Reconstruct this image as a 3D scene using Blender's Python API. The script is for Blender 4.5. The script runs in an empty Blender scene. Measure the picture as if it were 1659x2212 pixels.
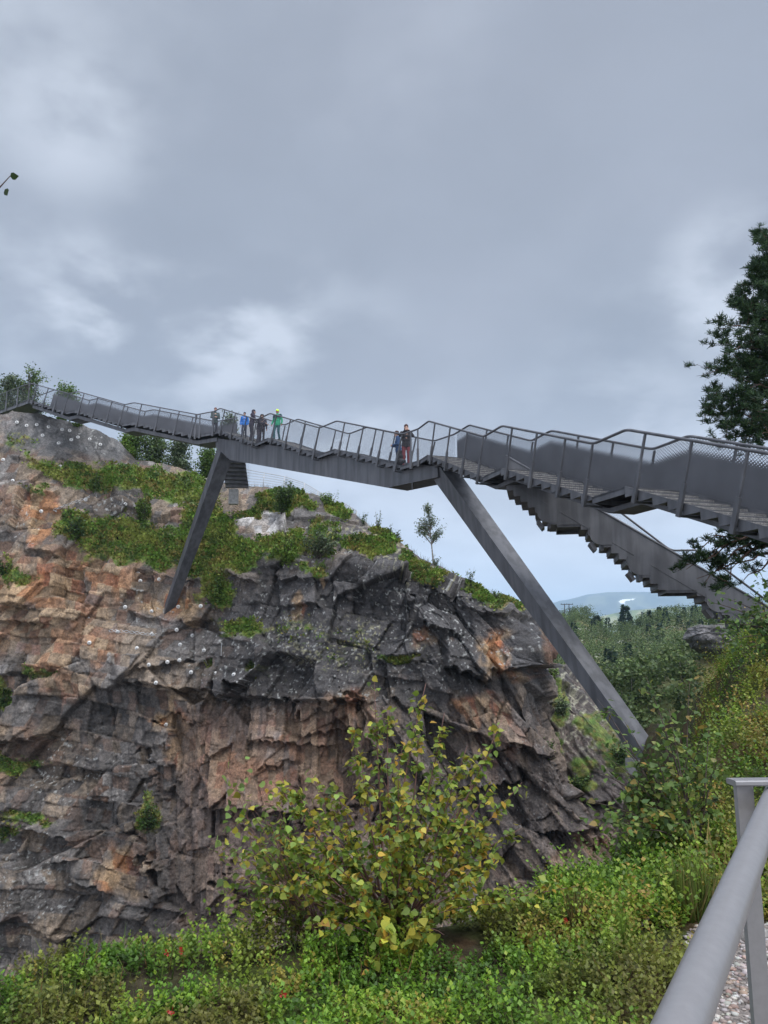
import bpy, bmesh, math, random
import numpy as np
from mathutils import Vector, Matrix
random.seed(7)
R = np.random.default_rng(11)
rad = math.radians

# ------------------------------------------------------------------ camera, sky, sun
SC = bpy.context.scene
COL = SC.collection
PITCH = rad(9.93)
cam_d = bpy.data.cameras.new('camera')
cam_d.sensor_fit = 'HORIZONTAL'; cam_d.sensor_width = 36.0
cam_d.lens = 36.0 * 1663 / 1659
cam_d.clip_start = 0.05; cam_d.clip_end = 30000
cam = bpy.data.objects.new('camera', cam_d); COL.objects.link(cam)
cam.location = (0, 0, 0); cam.rotation_euler = (math.pi / 2 + PITCH, 0, 0)
SC.camera = cam
SC.view_settings.view_transform = 'Standard'; SC.view_settings.look = 'None'
SC.view_settings.exposure = 0.85; SC.view_settings.gamma = 1.0
SC.cycles.transparent_max_bounces = 24

CP, SP = math.cos(PITCH), math.sin(PITCH)


def P(u, v, Y):
    """point of the place seen at (u, v) of a 1659 x 2212 print, Y metres ahead"""
    a = (u - 829.5) / 1663; b = (1106 - v) / 1663
    yd = CP - SP * b; zd = SP + CP * b
    return Vector((a / yd * Y, Y, zd / yd * Y))


def PROJ(p):
    x, y, z = p[..., 0], p[..., 1], p[..., 2]
    d = CP * y + SP * z
    return 829.5 + 1663 * x / d, 1106 - 1663 * (-SP * y + CP * z) / d


def pdir(u, v):
    return P(u, v, 1.0).normalized()


SUN_EL, SUN_AZ = rad(58), rad(142)      # behind the camera, to the right, hidden by the overcast
W = bpy.data.worlds.new('World'); SC.world = W; W.use_nodes = True
nt = W.node_tree; nt.nodes.clear()


class NT:
    """small helper for writing node trees"""
    def __init__(s, tree): s.t = tree
    def n(s, kind, **kw):
        nd = s.t.nodes.new(kind)
        for k, v in kw.items():
            if k.startswith('i_'):
                key = k[2:]
                key = int(key) if key.isdigit() else key.replace('_', ' ')
                if hasattr(v, 'is_output') or isinstance(v, bpy.types.NodeSocket): s.t.links.new(v, nd.inputs[key])
                else: nd.inputs[key].default_value = v
            else: setattr(nd, k, v)
        return nd
    def math(s, op, a, b=None, c=None, clamp=False):
        nd = s.t.nodes.new('ShaderNodeMath'); nd.operation = op; nd.use_clamp = clamp
        for i, q in enumerate((a, b, c)):
            if q is None: continue
            if isinstance(q, bpy.types.NodeSocket): s.t.links.new(q, nd.inputs[i])
            else: nd.inputs[i].default_value = q
        return nd.outputs[0]
    def vmath(s, op, a, b=None):
        nd = s.t.nodes.new('ShaderNodeVectorMath'); nd.operation = op
        for i, q in enumerate((a, b)):
            if q is None: continue
            if isinstance(q, bpy.types.NodeSocket): s.t.links.new(q, nd.inputs[i])
            else: nd.inputs[i].default_value = q
        return nd
    def mix(s, f, a, b, blend='MIX'):
        nd = s.t.nodes.new('ShaderNodeMix'); nd.data_type = 'RGBA'; nd.blend_type = blend
        for i, q in ((0, f), (6, a), (7, b)):
            if isinstance(q, bpy.types.NodeSocket): s.t.links.new(q, nd.inputs[i])
            else:
                if i > 0 and len(q) == 3: q = (*q, 1)
                nd.inputs[i].default_value = q
        return nd.outputs[2]
    def ramp(s, f, stops, interp='LINEAR'):
        nd = s.t.nodes.new('ShaderNodeValToRGB'); cr = nd.color_ramp; cr.interpolation = interp
        while len(cr.elements) < len(stops): cr.elements.new(0.5)
        for e, (p, c) in zip(cr.elements, stops):
            e.position = p; e.color = (*c, 1) if len(c) == 3 else c
        s.t.links.new(f, nd.inputs[0]); return nd.outputs[0]
    def mrange(s, v, a, b, c=0.0, d=1.0, smooth=True):
        nd = s.t.nodes.new('ShaderNodeMapRange'); nd.interpolation_type = 'SMOOTHSTEP' if smooth else 'LINEAR'
        for i, q in enumerate((v, a, b, c, d)):
            if isinstance(q, bpy.types.NodeSocket): s.t.links.new(q, nd.inputs[i])
            else: nd.inputs[i].default_value = q
        return nd.outputs[0]
    def link(s, a, b): s.t.links.new(a, b)


def build_world():
    g = NT(nt)
    out = g.n('ShaderNodeOutputWorld')
    sky = g.n('ShaderNodeTexSky', sky_type='NISHITA', sun_disc=False, sun_elevation=SUN_EL, sun_rotation=SUN_AZ)
    b1 = g.n('ShaderNodeBackground', i_Color=sky.outputs[0], i_Strength=0.1)
    geo = g.n('ShaderNodeTexCoord')
    N = g.vmath('NORMALIZE', geo.outputs['Generated']).outputs[0]
    sep = g.n('ShaderNodeSeparateXYZ', i_0=N)
    z = g.math('MAXIMUM', sep.outputs[2], -0.02)
    k = g.math('ADD', z, 0.30)
    cx = g.math('DIVIDE', sep.outputs[0], k); cy = g.math('DIVIDE', sep.outputs[1], k)
    cp = g.n('ShaderNodeCombineXYZ', i_0=cx, i_1=cy, i_2=0.0).outputs[0]
    n1 = g.n('ShaderNodeTexNoise', i_Vector=cp, i_Scale=1.0, i_Detail=3.0, i_Roughness=0.45, i_Distortion=0.2).outputs[0]
    n2 = g.n('ShaderNodeTexNoise', i_Vector=cp, i_Scale=3.8, i_Detail=5.0, i_Roughness=0.5, i_Distortion=0.1).outputs[0]
    base = g.ramp(n1, [(0.30, (0.190, 0.207, 0.242)), (0.50, (0.212, 0.228, 0.266)), (0.75, (0.264, 0.277, 0.320))])
    # thinner cloud towards the horizon
    hz = g.mrange(z, 0.36, 0.04)
    base = g.mix(g.math('MULTIPLY', hz, 0.80), base, (0.485, 0.502, 0.560))
    fine = g.mrange(n2, 0.34, 0.68, 0.965, 1.035)
    base = g.mix(1.0, base, g.n('ShaderNodeCombineColor', i_0=fine, i_1=fine, i_2=fine).outputs[0], 'MULTIPLY')
    # breaks in the cloud where brighter cloud shows
    tot = None
    for (u, v, r, st) in ((390, 735, 6, .85), (570, 705, 4, 0.8), (235, 655, 4.5, 0.8), (80, 630, 5.5, 0.65), (660, 830, 9, 0.5),
                          (1590, 600, 5, 0.9), (1500, 870, 10, 0.35), (120, 60, 9, 0.40), (190, 290, 4.5, 0.38), (60, 190, 6, 0.3),
                          (1300, 1180, 12, 0.45), (800, 1120, 9, 0.35), (820, 40, 8, 0.2)):
        d = g.vmath('DOT_PRODUCT', N, tuple(pdir(u, v))).outputs['Value']
        m = g.mrange(d, math.cos(rad(r * 1.25)), math.cos(rad(r * 0.1)), 0.0, st)
        tot = m if tot is None else g.math('ADD', tot, m)
    brk = g.math('MULTIPLY', tot, g.mrange(n2, 0.40, 0.66), clamp=True)
    base = g.mix(g.math('MULTIPLY', brk, 0.55), base, (0.50, 0.532, 0.590))
    # sky overhead and behind the camera, out of view, boosted to brighten the scene
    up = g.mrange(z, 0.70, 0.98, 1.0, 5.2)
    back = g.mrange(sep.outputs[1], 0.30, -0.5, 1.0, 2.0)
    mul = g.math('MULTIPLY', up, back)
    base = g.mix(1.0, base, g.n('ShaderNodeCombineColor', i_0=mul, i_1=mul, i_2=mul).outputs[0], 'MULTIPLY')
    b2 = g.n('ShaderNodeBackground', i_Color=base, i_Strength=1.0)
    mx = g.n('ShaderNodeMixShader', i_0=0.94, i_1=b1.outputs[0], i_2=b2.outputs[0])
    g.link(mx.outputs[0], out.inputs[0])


build_world()
sun_d = bpy.data.lights.new('sun', 'SUN'); sun_d.energy = 1.3; sun_d.angle = rad(35); sun_d.color = (1, 0.97, 0.92)
sun = bpy.data.objects.new('sun', sun_d); COL.objects.link(sun)
sv = Vector((math.sin(SUN_AZ) * math.cos(SUN_EL), math.cos(SUN_AZ) * math.cos(SUN_EL), math.sin(SUN_EL)))
sun.rotation_euler = sv.to_track_quat('Z', 'Y').to_euler()

# ------------------------------------------------------------------ materials
def mat(name, col=(0.2, 0.2, 0.2), rough=0.7, metal=0.0, attr=None, noise=None, bump=None, spec=0.5, transl=0.0):
    """noise = (scale, amount) darkens and lightens; bump = (scale, strength, distance)"""
    m = bpy.data.materials.new(name); m.use_nodes = True
    t = m.node_tree; t.nodes.clear(); g = NT(t)
    out = g.n('ShaderNodeOutputMaterial')
    pr = g.n('ShaderNodeBsdfPrincipled', i_Roughness=rough, i_Metallic=metal)
    pr.inputs['Specular IOR Level'].default_value = spec
    if attr: c = g.n('ShaderNodeAttribute', attribute_name=attr).outputs['Color']
    else:
        rgb = g.n('ShaderNodeRGB'); rgb.outputs[0].default_value = (*col, 1); c = rgb.outputs[0]
    tc = g.n('ShaderNodeTexCoord').outputs['Object']
    if noise:
        n = g.n('ShaderNodeTexNoise', i_Vector=tc, i_Scale=noise[0], i_Detail=6.0, i_Roughness=0.6).outputs[0]
        f = g.mrange(n, 0.3, 0.7, 1 - noise[1], 1 + noise[1])
        c = g.mix(1.0, c, g.n('ShaderNodeCombineColor', i_0=f, i_1=f, i_2=f).outputs[0], 'MULTIPLY')
    g.link(c, pr.inputs['Base Color'])
    if bump:
        n = g.n('ShaderNodeTexNoise', i_Vector=tc, i_Scale=bump[0], i_Detail=8.0, i_Roughness=0.65).outputs[0]
        bn = g.n('ShaderNodeBump', i_Height=n, i_Strength=bump[1], i_Distance=bump[2])
        g.link(bn.outputs[0], pr.inputs['Normal'])
    if transl > 0:
        tr = g.n('ShaderNodeBsdfTranslucent', i_Color=c)
        mx = g.n('ShaderNodeMixShader', i_0=transl, i_1=pr.outputs[0], i_2=tr.outputs[0])
        g.link(mx.outputs[0], out.inputs[0])
    else: g.link(pr.outputs[0], out.inputs[0])
    return m


def steel_mat():
    m = bpy.data.materials.new('weathered_steel'); m.use_nodes = True
    t = m.node_tree; t.nodes.clear(); g = NT(t)
    out = g.n('ShaderNodeOutputMaterial')
    pr = g.n('ShaderNodeBsdfPrincipled', i_Roughness=0.5, i_Metallic=0.25)
    tc = g.n('ShaderNodeTexCoord').outputs['Object']
    n = g.n('ShaderNodeTexNoise', i_Vector=tc, i_Scale=0.9, i_Detail=7.0, i_Roughness=0.6).outputs[0]
    mp = g.n('ShaderNodeMapping', i_Vector=tc, i_Scale=(3.0, 3.0, 0.35)).outputs[0]
    n2 = g.n('ShaderNodeTexNoise', i_Vector=mp, i_Scale=1.4, i_Detail=5.0).outputs[0]
    c = g.ramp(n, [(0.3, (0.083, 0.085, 0.094)), (0.5, (0.110, 0.112, 0.122)), (0.72, (0.142, 0.144, 0.153))])
    f = g.mrange(n2, 0.35, 0.65, 0.74, 1.12)
    c = g.mix(1.0, c, g.n('ShaderNodeCombineColor', i_0=f, i_1=f, i_2=f).outputs[0], 'MULTIPLY')
    g.link(c, pr.inputs['Base Color'])
    rr = g.mrange(n, 0.3, 0.7, 0.42, 0.62); g.link(rr, pr.inputs['Roughness'])
    g.link(pr.outputs[0], out.inputs[0])
    return m


def mesh_mat(name, ax, ay, wire, col, grad=None):
    """expanded metal: diamond openings cut through the sheet, laid out in the sheet's own metres (UV);
    grad = (h0, h1): openings only above height h0 up to the rail, growing from h0 to h1"""
    m = bpy.data.materials.new(name); m.use_nodes = True
    t = m.node_tree; t.nodes.clear(); g = NT(t)
    out = g.n('ShaderNodeOutputMaterial')
    pr = g.n('ShaderNodeBsdfPrincipled', i_Roughness=0.5, i_Metallic=0.3)
    uv = g.n('ShaderNodeUVMap').outputs[0]
    sep = g.n('ShaderNodeSeparateXYZ', i_0=uv)
    x = g.math('DIVIDE', sep.outputs[0], ax); y = g.math('DIVIDE', sep.outputs[1], ay)
    def tri(q):
        f = g.math('FRACT', q); return g.math('ABSOLUTE', g.math('SUBTRACT', f, 0.5))    # 0.5 on a strand, 0 mid-opening
    a = tri(g.math('ADD', x, y)); b = tri(g.math('SUBTRACT', x, y))
    d = g.math('SUBTRACT', 0.5, g.math('MAXIMUM', a, b))                                 # distance to the nearest strand
    if grad:
        wd = g.mrange(sep.outputs[1], grad[0], grad[1], 0.56, wire, smooth=False)
        hole = g.math('GREATER_THAN', d, wd)
    else: hole = g.math('GREATER_THAN', d, wire)
    n = g.n('ShaderNodeTexNoise', i_Vector=g.n('ShaderNodeTexCoord').outputs['Object'], i_Scale=1.1, i_Detail=6.0).outputs[0]
    c = g.ramp(n, [(0.3, tuple(q * 0.82 for q in col)), (0.7, tuple(q * 1.15 for q in col))])
    g.link(c, pr.inputs['Base Color'])
    tr = g.n('ShaderNodeBsdfTransparent')
    mx = g.n('ShaderNodeMixShader', i_0=hole, i_1=pr.outputs[0], i_2=tr.outputs[0])
    g.link(mx.outputs[0], out.inputs[0])
    return m


def rock_mat():
    m = bpy.data.materials.new('cliff_rock'); m.use_nodes = True
    t = m.node_tree; t.nodes.clear(); g = NT(t)
    out = g.n('ShaderNodeOutputMaterial')
    pr = g.n('ShaderNodeBsdfPrincipled', i_Roughness=0.72)
    pr.inputs['Specular IOR Level'].default_value = 0.35
    c = g.n('ShaderNodeAttribute', attribute_name='Col').outputs['Color']
    tc = g.n('ShaderNodeTexCoord').outputs['Object']
    n1 = g.n('ShaderNodeTexNoise', i_Vector=tc, i_Scale=2.2, i_Detail=9.0, i_Roughness=0.68).outputs[0]
    n2 = g.n('ShaderNodeTexNoise', i_Vector=tc, i_Scale=9.0, i_Detail=8.0, i_Roughness=0.7).outputs[0]
    f = g.math('MULTIPLY', g.mrange(n1, 0.3, 0.7, 0.62, 1.38), g.mrange(n2, 0.3, 0.7, 0.6, 1.4))
    c = g.mix(1.0, c, g.n('ShaderNodeCombineColor', i_0=f, i_1=f, i_2=f).outputs[0], 'MULTIPLY')
    g.link(c, pr.inputs['Base Color'])
    wp = g.vmath('ADD', tc, g.vmath('SCALE', g.n('ShaderNodeTexNoise', i_Vector=tc, i_Scale=1.5, i_Detail=3.0).outputs[1]).outputs[0]).outputs[0]
    mp = g.n('ShaderNodeMapping', i_Vector=wp, i_Rotation=(0, 0.6, 0), i_Scale=(1.0, 1.0, 2.1)).outputs[0]
    v1 = g.n('ShaderNodeTexVoronoi', i_Vector=mp, i_Scale=2.6); v2 = g.n('ShaderNodeTexVoronoi', i_Vector=mp, i_Scale=7.5)
    chips = g.math('ADD', g.n('ShaderNodeSeparateColor', i_0=v1.outputs['Color']).outputs[0], g.math('MULTIPLY', g.n('ShaderNodeSeparateColor', i_0=v2.outputs['Color']).outputs[1], 0.45))
    b0 = g.n('ShaderNodeBump', i_Height=chips, i_Strength=0.55, i_Distance=0.10)
    b1 = g.n('ShaderNodeBump', i_Height=n1, i_Strength=0.25, i_Distance=0.14, i_Normal=b0.outputs[0])
    b2 = g.n('ShaderNodeBump', i_Height=n2, i_Strength=0.7, i_Distance=0.06, i_Normal=b1.outputs[0])
    g.link(b2.outputs[0], pr.inputs['Normal'])
    g.link(g.mrange(n1, 0.3, 0.7, 0.55, 0.85), pr.inputs['Roughness'])
    g.link(pr.outputs[0], out.inputs[0])
    return m


M_STEEL = steel_mat()
M_MESH = mesh_mat('expanded_metal', 0.052, 0.034, 0.052, (0.10, 0.10, 0.108))
M_PANEL = mesh_mat('perforated_sheet', 0.095, 0.075, 0.10, (0.108, 0.110, 0.120), grad=(0.80, 1.02))
M_GRATE = mat('galvanised_grating', (0.30, 0.29, 0.27), 0.6, 0.2, noise=(14, 0.35))
M_LIGHTSTEEL = mat('galvanised_steel', (0.42, 0.43, 0.44), 0.5, 0.3, noise=(6, 0.12))
M_RAIL = mat('painted_rail_grey', (0.245, 0.238, 0.240), 0.40, 0.25, noise=(55, 0.05), bump=(160, 0.12, 0.001))
M_ROCK = rock_mat()
M_LEAF = mat('leaves', attr='Col', rough=0.5, transl=0.36, spec=0.35)
M_MOSS = mat('moss_blades', attr='Col', rough=0.8, transl=0.2, spec=0.2)
M_NEEDLE = mat('pine_needles', attr='Col', rough=0.6, transl=0.12, spec=0.3)
M_BARK = mat('dark_bark', (0.075, 0.055, 0.045), 0.85, noise=(20, 0.4), bump=(40, 0.6, 0.01))
M_REDTWIG = mat('reddish_twig_bark', (0.15, 0.075, 0.06), 0.7, noise=(30, 0.3))
M_BIRCHBARK = mat('pale_birch_bark', (0.22, 0.20, 0.18), 0.8, noise=(8, 0.5))
M_PINEBARK = mat('pine_bark', (0.10, 0.06, 0.045), 0.9, noise=(10, 0.4), bump=(25, 0.7, 0.02))

# ------------------------------------------------------------------ object helpers
def mesh_np(V, F, col=None, uv=None, smooth=False):
    """V (n,3); F a list of arrays of faces (each m x k)"""
    V = np.asarray(V, dtype=np.float32)
    if not isinstance(F, (list, tuple)): F = [F]
    me = bpy.data.meshes.new('mesh')
    idx = np.concatenate([np.asarray(f).ravel() for f in F]).astype(np.int32)
    tot = np.concatenate([np.full(len(f), np.asarray(f).shape[1]) for f in F]).astype(np.int32)
    st = np.concatenate([[0], np.cumsum(tot)[:-1]]).astype(np.int32)
    me.vertices.add(len(V)); me.vertices.foreach_set('co', V.ravel())
    me.loops.add(len(idx)); me.loops.foreach_set('vertex_index', idx)
    me.polygons.add(len(tot)); me.polygons.foreach_set('loop_start', st)
    me.polygons.foreach_set('loop_total', tot)
    if smooth: me.polygons.foreach_set('use_smooth', np.ones(len(tot), bool))
    me.update(calc_edges=True)
    if col is not None:
        col = np.asarray(col, dtype=np.float32)
        at = me.color_attributes.new('Col', 'FLOAT_COLOR', 'POINT')
        at.data.foreach_set('color', np.hstack([col, np.ones((len(col), 1), np.float32)]).ravel().astype(np.float32))
    if uv is not None:
        l = me.uv_layers.new(name='UVMap')
        l.data.foreach_set('uv', np.asarray(uv, dtype=np.float32)[idx].ravel())
    return me


def put(name, me, m=None, parent=None, label=None):
    o = bpy.data.objects.new(name, me)
    if m is not None and me is not None: me.materials.append(m)
    COL.objects.link(o)
    if parent is not None: o.parent = parent
    if label: o['label'] = label
    return o


def tag(o, label, cat, group=None):
    o['label'] = label; o['category'] = cat
    if group: o['group'] = group
    return o


def thing(name, label, cat, loc=(0, 0, 0), group=None, rz=0.0):
    o = bpy.data.objects.new(name, None); COL.objects.link(o)
    o.empty_display_size = 0.2
    o.location = loc; o.rotation_euler = (0, 0, rz)
    return tag(o, label, cat, group)


def copy_tree(o, parent=None):
    c = o.copy(); COL.objects.link(c)
    if parent is not None: c.parent = parent
    for ch in [q for q in COL.objects if q.parent == o]: copy_tree(ch, c)
    return c


class MB:
    """collects shapes into one mesh"""
    def __init__(s): s.V = []; s.F = []; s.UV = []
    def add(s, V, F, uv=None):
        k = len(s.V); s.V += [tuple(v) for v in V]; s.F += [tuple(i + k for i in f) for f in F]
        s.UV += list(uv) if uv is not None else [(0, 0)] * len(V)
        return s
    def box(s, c, x, y, z):
        """centre and three half-axis vectors"""
        c, x, y, z = Vector(c), Vector(x), Vector(y), Vector(z)
        V = [c + a * x + b * y + d * z for a in (-1, 1) for b in (-1, 1) for d in (-1, 1)]
        return s.add(V, [(0, 1, 3, 2), (4, 6, 7, 5), (0, 4, 5, 1), (2, 3, 7, 6), (0, 2, 6, 4), (1, 5, 7, 3)])
    def prism(s, pts, ext):
        """closed outline pts extruded by ext"""
        pts = [Vector(p) for p in pts]; e = Vector(ext); n = len(pts)
        V = pts + [p + e for p in pts]
        F = [tuple(range(n)), tuple(reversed(range(n, 2 * n)))] + [(i, i + n, (i + 1) % n + n, (i + 1) % n) for i in range(n)]
        return s.add(V, F)
    def tube(s, pts, r, sides=8, cap=True):
        pts = [Vector(p) for p in pts]; n = len(pts)
        rs = r if isinstance(r, (list, tuple)) else [r] * n
        V = []; up = Vector((0.13, 0.21, 0.97)); F = []
        for i, p in enumerate(pts):
            t = (pts[min(i + 1, n - 1)] - pts[max(i - 1, 0)]).normalized()
            a = t.cross(up)
            if a.length < 1e-3: a = t.cross(Vector((1, 0, 0)))
            a.normalize(); b = a.cross(t).normalized(); 
            for k in range(sides):
                w = 2 * math.pi * k / sides
                V.append(p + (a * math.cos(w) + b * math.sin(w)) * rs[i])
        for i in range(n - 1):
            for k in range(sides):
                k2 = (k + 1) % sides
                F.append((i * sides + k, i * sides + k2, (i + 1) * sides + k2, (i + 1) * sides + k))
        if cap:
            F.append(tuple(reversed(range(sides)))); F.append(tuple(range((n - 1) * sides, n * sides)))
        return s.add(V, F)
    def ball(s, c, r, seg=10, ring=7):
        rx, ry, rz = (r, r, r) if not isinstance(r, (tuple, list)) else r
        V = [(c[0], c[1], c[2] + rz)]; F = []
        for i in range(1, ring):
            th = math.pi * i / ring
            for k in range(seg):
                ph = 2 * math.pi * k / seg
                V.append((c[0] + rx * math.sin(th) * math.cos(ph), c[1] + ry * math.sin(th) * math.sin(ph), c[2] + rz * math.cos(th)))
        V.append((c[0], c[1], c[2] - rz)); last = len(V) - 1
        for k in range(seg):
            k2 = (k + 1) % seg
            F.append((0, 1 + k, 1 + k2)); F.append((last, last - seg + k2, last - seg + k))
            for i in range(ring - 2):
                a = 1 + i * seg
                F.append((a + k, a + seg + k, a + seg + k2, a + k2))
        return s.add(V, F)
    def build(s, name, m, parent=None, label=None, smooth=False, origin=None):
        V = np.array(s.V, dtype=np.float64)
        if origin is not None: V = V - np.array(origin)
        me = bpy.data.meshes.new(name)
        me.from_pydata([tuple(v) for v in V], [], s.F); me.update()
        if any(q != (0, 0) for q in s.UV):
            l = me.uv_layers.new(name='UVMap')
            for lp in me.loops: l.data[lp.index].uv = s.UV[lp.vertex_index]
        if smooth:
            me.polygons.foreach_set('use_smooth', [True] * len(me.polygons))
        o = put(name, me, m, parent, label)
        return o


# ------------------------------------------------------------------ numpy noise
def _h(ix, iy, iz, seed=0):
    h = (ix.astype(np.int64) * 374761393 + iy.astype(np.int64) * 668265263 + iz.astype(np.int64) * 2147483647 + seed * 974634533) & 0xFFFFFFFF
    h = ((h ^ (h >> 13)) * 1274126177) & 0xFFFFFFFF
    h = ((h ^ (h >> 15)) * 2246822519) & 0xFFFFFFFF
    return ((h ^ (h >> 16)) & 0xFFFFFF) / float(0x1000000)


def vnoise(x, y, z=None, seed=0):
    x = np.asarray(x, float); y = np.asarray(y, float); z = np.zeros_like(x) if z is None else z
    ix, iy, iz = np.floor(x), np.floor(y), np.floor(z)
    fx, fy, fz = x - ix, y - iy, z - iz
    fx, fy, fz = (f * f * (3 - 2 * f) for f in (fx, fy, fz))
    r = 0
    for a in (0, 1):
        for b in (0, 1):
            for c in (0, 1):
                w = (fx if a else 1 - fx) * (fy if b else 1 - fy) * (fz if c else 1 - fz)
                r = r + w * _h(ix + a, iy + b, iz + c, seed)
    return r


def fbm(x, y, z=None, oct=4, seed=0, gain=0.5):
    r = 0; a = 1; t = 0; f = 1
    for o in range(oct):
        r = r + a * vnoise(x * f, y * f, None if z is None else z * f, seed + o * 17); t += a; a *= gain; f *= 2.03
    return r / t


def voro(x, y, seed=0):
    """2-D cells: returns three random numbers of the nearest cell, offset to its centre, and the distance to its border"""
    ix, iy = np.floor(x), np.floor(y)
    F1 = np.full(x.shape, 9.0); F2 = F1.copy(); bi = np.zeros_like(x); bj = np.zeros_like(x); dx = np.zeros_like(x); dy = np.zeros_like(x)
    for a in (-1, 0, 1):
        for b in (-1, 0, 1):
            jx, jy = ix + a, iy + b
            zx = np.zeros_like(jx)
            px = jx + 0.1 + 0.8 * _h(jx, jy, zx, seed); py = jy + 0.1 + 0.8 * _h(jx, jy, zx + 1, seed)
            d = np.hypot(x - px, y - py)
            near = d < F1
            F2 = np.where(near, F1, np.minimum(F2, d))
            bi = np.where(near, jx, bi); bj = np.where(near, jy, bj)
            dx = np.where(near, x - px, dx); dy = np.where(near, y - py, dy)
            F1 = np.where(near, d, F1)
    o = np.zeros_like(bi)
    return _h(bi, bj, o + 2, seed), _h(bi, bj, o + 3, seed), _h(bi, bj, o + 4, seed), dx, dy, F2 - F1


def blocks(x, y, seed=0):
    """jointed beds: straight bedding rows, each cut by its own cross joints; same returns as voro"""
    yy = y + 0.25 * (vnoise(x * .35, y * .6, seed=seed + 3) - .5) * 2
    row = np.floor(yy); o = np.zeros_like(row)
    xs = x * (0.55 + 0.8 * _h(row, o, o + 7, seed)) + 9.7 * _h(row, o, o + 8, seed) + 0.35 * (yy - row) * (_h(row, o, o + 9, seed) - .5) * 4 + 0.12 * (vnoise(x * 1.3, y * 1.3, seed=seed + 4) - .5)
    cx = np.floor(xs); fx, fy = xs - cx - .5, yy - row - .5
    bd = np.minimum(.5 - np.abs(fx), .5 - np.abs(fy))
    h1 = 0.88 * _h(cx, row, o + 2, seed) + 0.12 * _h(row, o, o + 5, seed)
    return h1, _h(cx, row, o + 3, seed), _h(cx, row, o + 4, seed), fx, fy, bd


def sstep(a, b, x):
    t = np.clip((x - a) / (b - a), 0, 1); return t * t * (3 - 2 * t)

# ------------------------------------------------------------------ the stair bridge
V3 = Vector
WID = 1.6            # deck width
HR = 1.25            # rail height square to the slope
bridge = thing('stair_bridge', 'dark steel stair bridge on two slanting legs spanning the gorge', 'bridge', (-10, 44, 0))
BINV = V3((10, -44, 0))


def bput(mb, name, m, parent=None, label=None, smooth=False):
    """part of the bridge: mesh kept in the bridge's own space"""
    o = mb.build(name, m, parent or bridge, label, smooth, origin=(-10, 44, 0) if parent is None else ORI[parent.name])
    return o


ORI = {}


def flight_empty(name, loc):
    o = bpy.data.objects.new(name, None); COL.objects.link(o); o.parent = bridge
    o.location = V3(loc) + BINV; o.empty_display_size = 0.2
    ORI[o.name] = tuple(loc)
    return o


class Leg:
    """one straight length of the bridge; nodes = plan points with heights, kinds between them"""
    def __init__(s, nodes, kinds, steps, wid=WID):
        s.n = [V3(p) for p in nodes]; s.k = kinds; s.steps = steps
        d = s.n[-1] - s.n[0]; d.z = 0; s.d = d.normalized()
        s.side = V3((-s.d.y, s.d.x, 0))          # to the far side
        if s.side.y < 0: s.side = -s.side
        s.s = [(p - s.n[0]).dot(s.d) for p in s.n]; s.z = [p.z for p in s.n]
        s.w = wid
    def pt(s, q, z, off=0.0): return s.n[0] + s.d * q + s.side * off + V3((0, 0, z - s.n[0].z))
    def phi(s, i):
        return math.atan2(s.z[i] - s.z[i + 1], s.s[i + 1] - s.s[i]) if s.k[i] == 'F' else 0.0
    def rail_nodes(s, h, ext0=None, ext1=None):
        out = []
        for i in range(len(s.n)):
            a = s.phi(i - 1) if i > 0 else s.phi(0); b = s.phi(i) if i < len(s.n) - 1 else s.phi(len(s.n) - 2)
            n1 = (math.sin(a), math.cos(a)); n2 = (math.sin(b), math.cos(b))
            dot = n1[0] * n2[0] + n1[1] * n2[1]
            out.append((s.s[i] + h * (n1[0] + n2[0]) / (1 + dot), s.z[i] + h * (n1[1] + n2[1]) / (1 + dot)))
        return out


def soften(pts, r=0.16):
    out = [pts[0]]
    for i in range(1, len(pts) - 1):
        a, p, b = pts[i - 1], pts[i], pts[i + 1]
        u = (a - p); w = (b - p)
        ra = min(r, u.length * 0.4); rb = min(r, w.length * 0.4)
        p0 = p + u.normalized() * ra; p2 = p + w.normalized() * rb
        for t in (0, 0.33, 0.67, 1): out.append(p0 * (1 - t) ** 2 + p * 2 * t * (1 - t) + p2 * t * t)
    out.append(pts[-1]); return out


def make_step(L, q, z, tread, rise, parent, off=0.0):
    """tread running q..q+tread at height z-rise, riser above its back, triangular end plates"""
    mb = MB(); zt = z - rise; w = L.w
    def bx(q0, q1, z0, z1, o0, o1):
        c = L.pt((q0 + q1) / 2, (z0 + z1) / 2, (o0 + o1) / 2)
        mb.box(c, L.d * (q1 - q0) / 2, L.side * (o1 - o0) / 2, V3((0, 0, (z1 - z0) / 2)))
    bx(q + 0.002, q + tread - 0.002, zt - 0.035, zt, 0.022, w - 0.022)
    bx(q - 0.012, q + 0.012, zt + 0.002, z - 0.037, 0.022, w - 0.022)
    for o in (0.0, w - 0.02):
        mb.prism([L.pt(q + 0.003, z + 0.02, o), L.pt(q + tread - 0.003, zt + 0.02, o), L.pt(q + tread - 0.003, zt - 0.06, o), L.pt(q + 0.003, zt - 0.06, o)], L.side * 0.02)
    bput(mb, 'step', M_STEEL, parent)
    # grating nosing lines on the riser, the strips seen from below
    return


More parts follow.
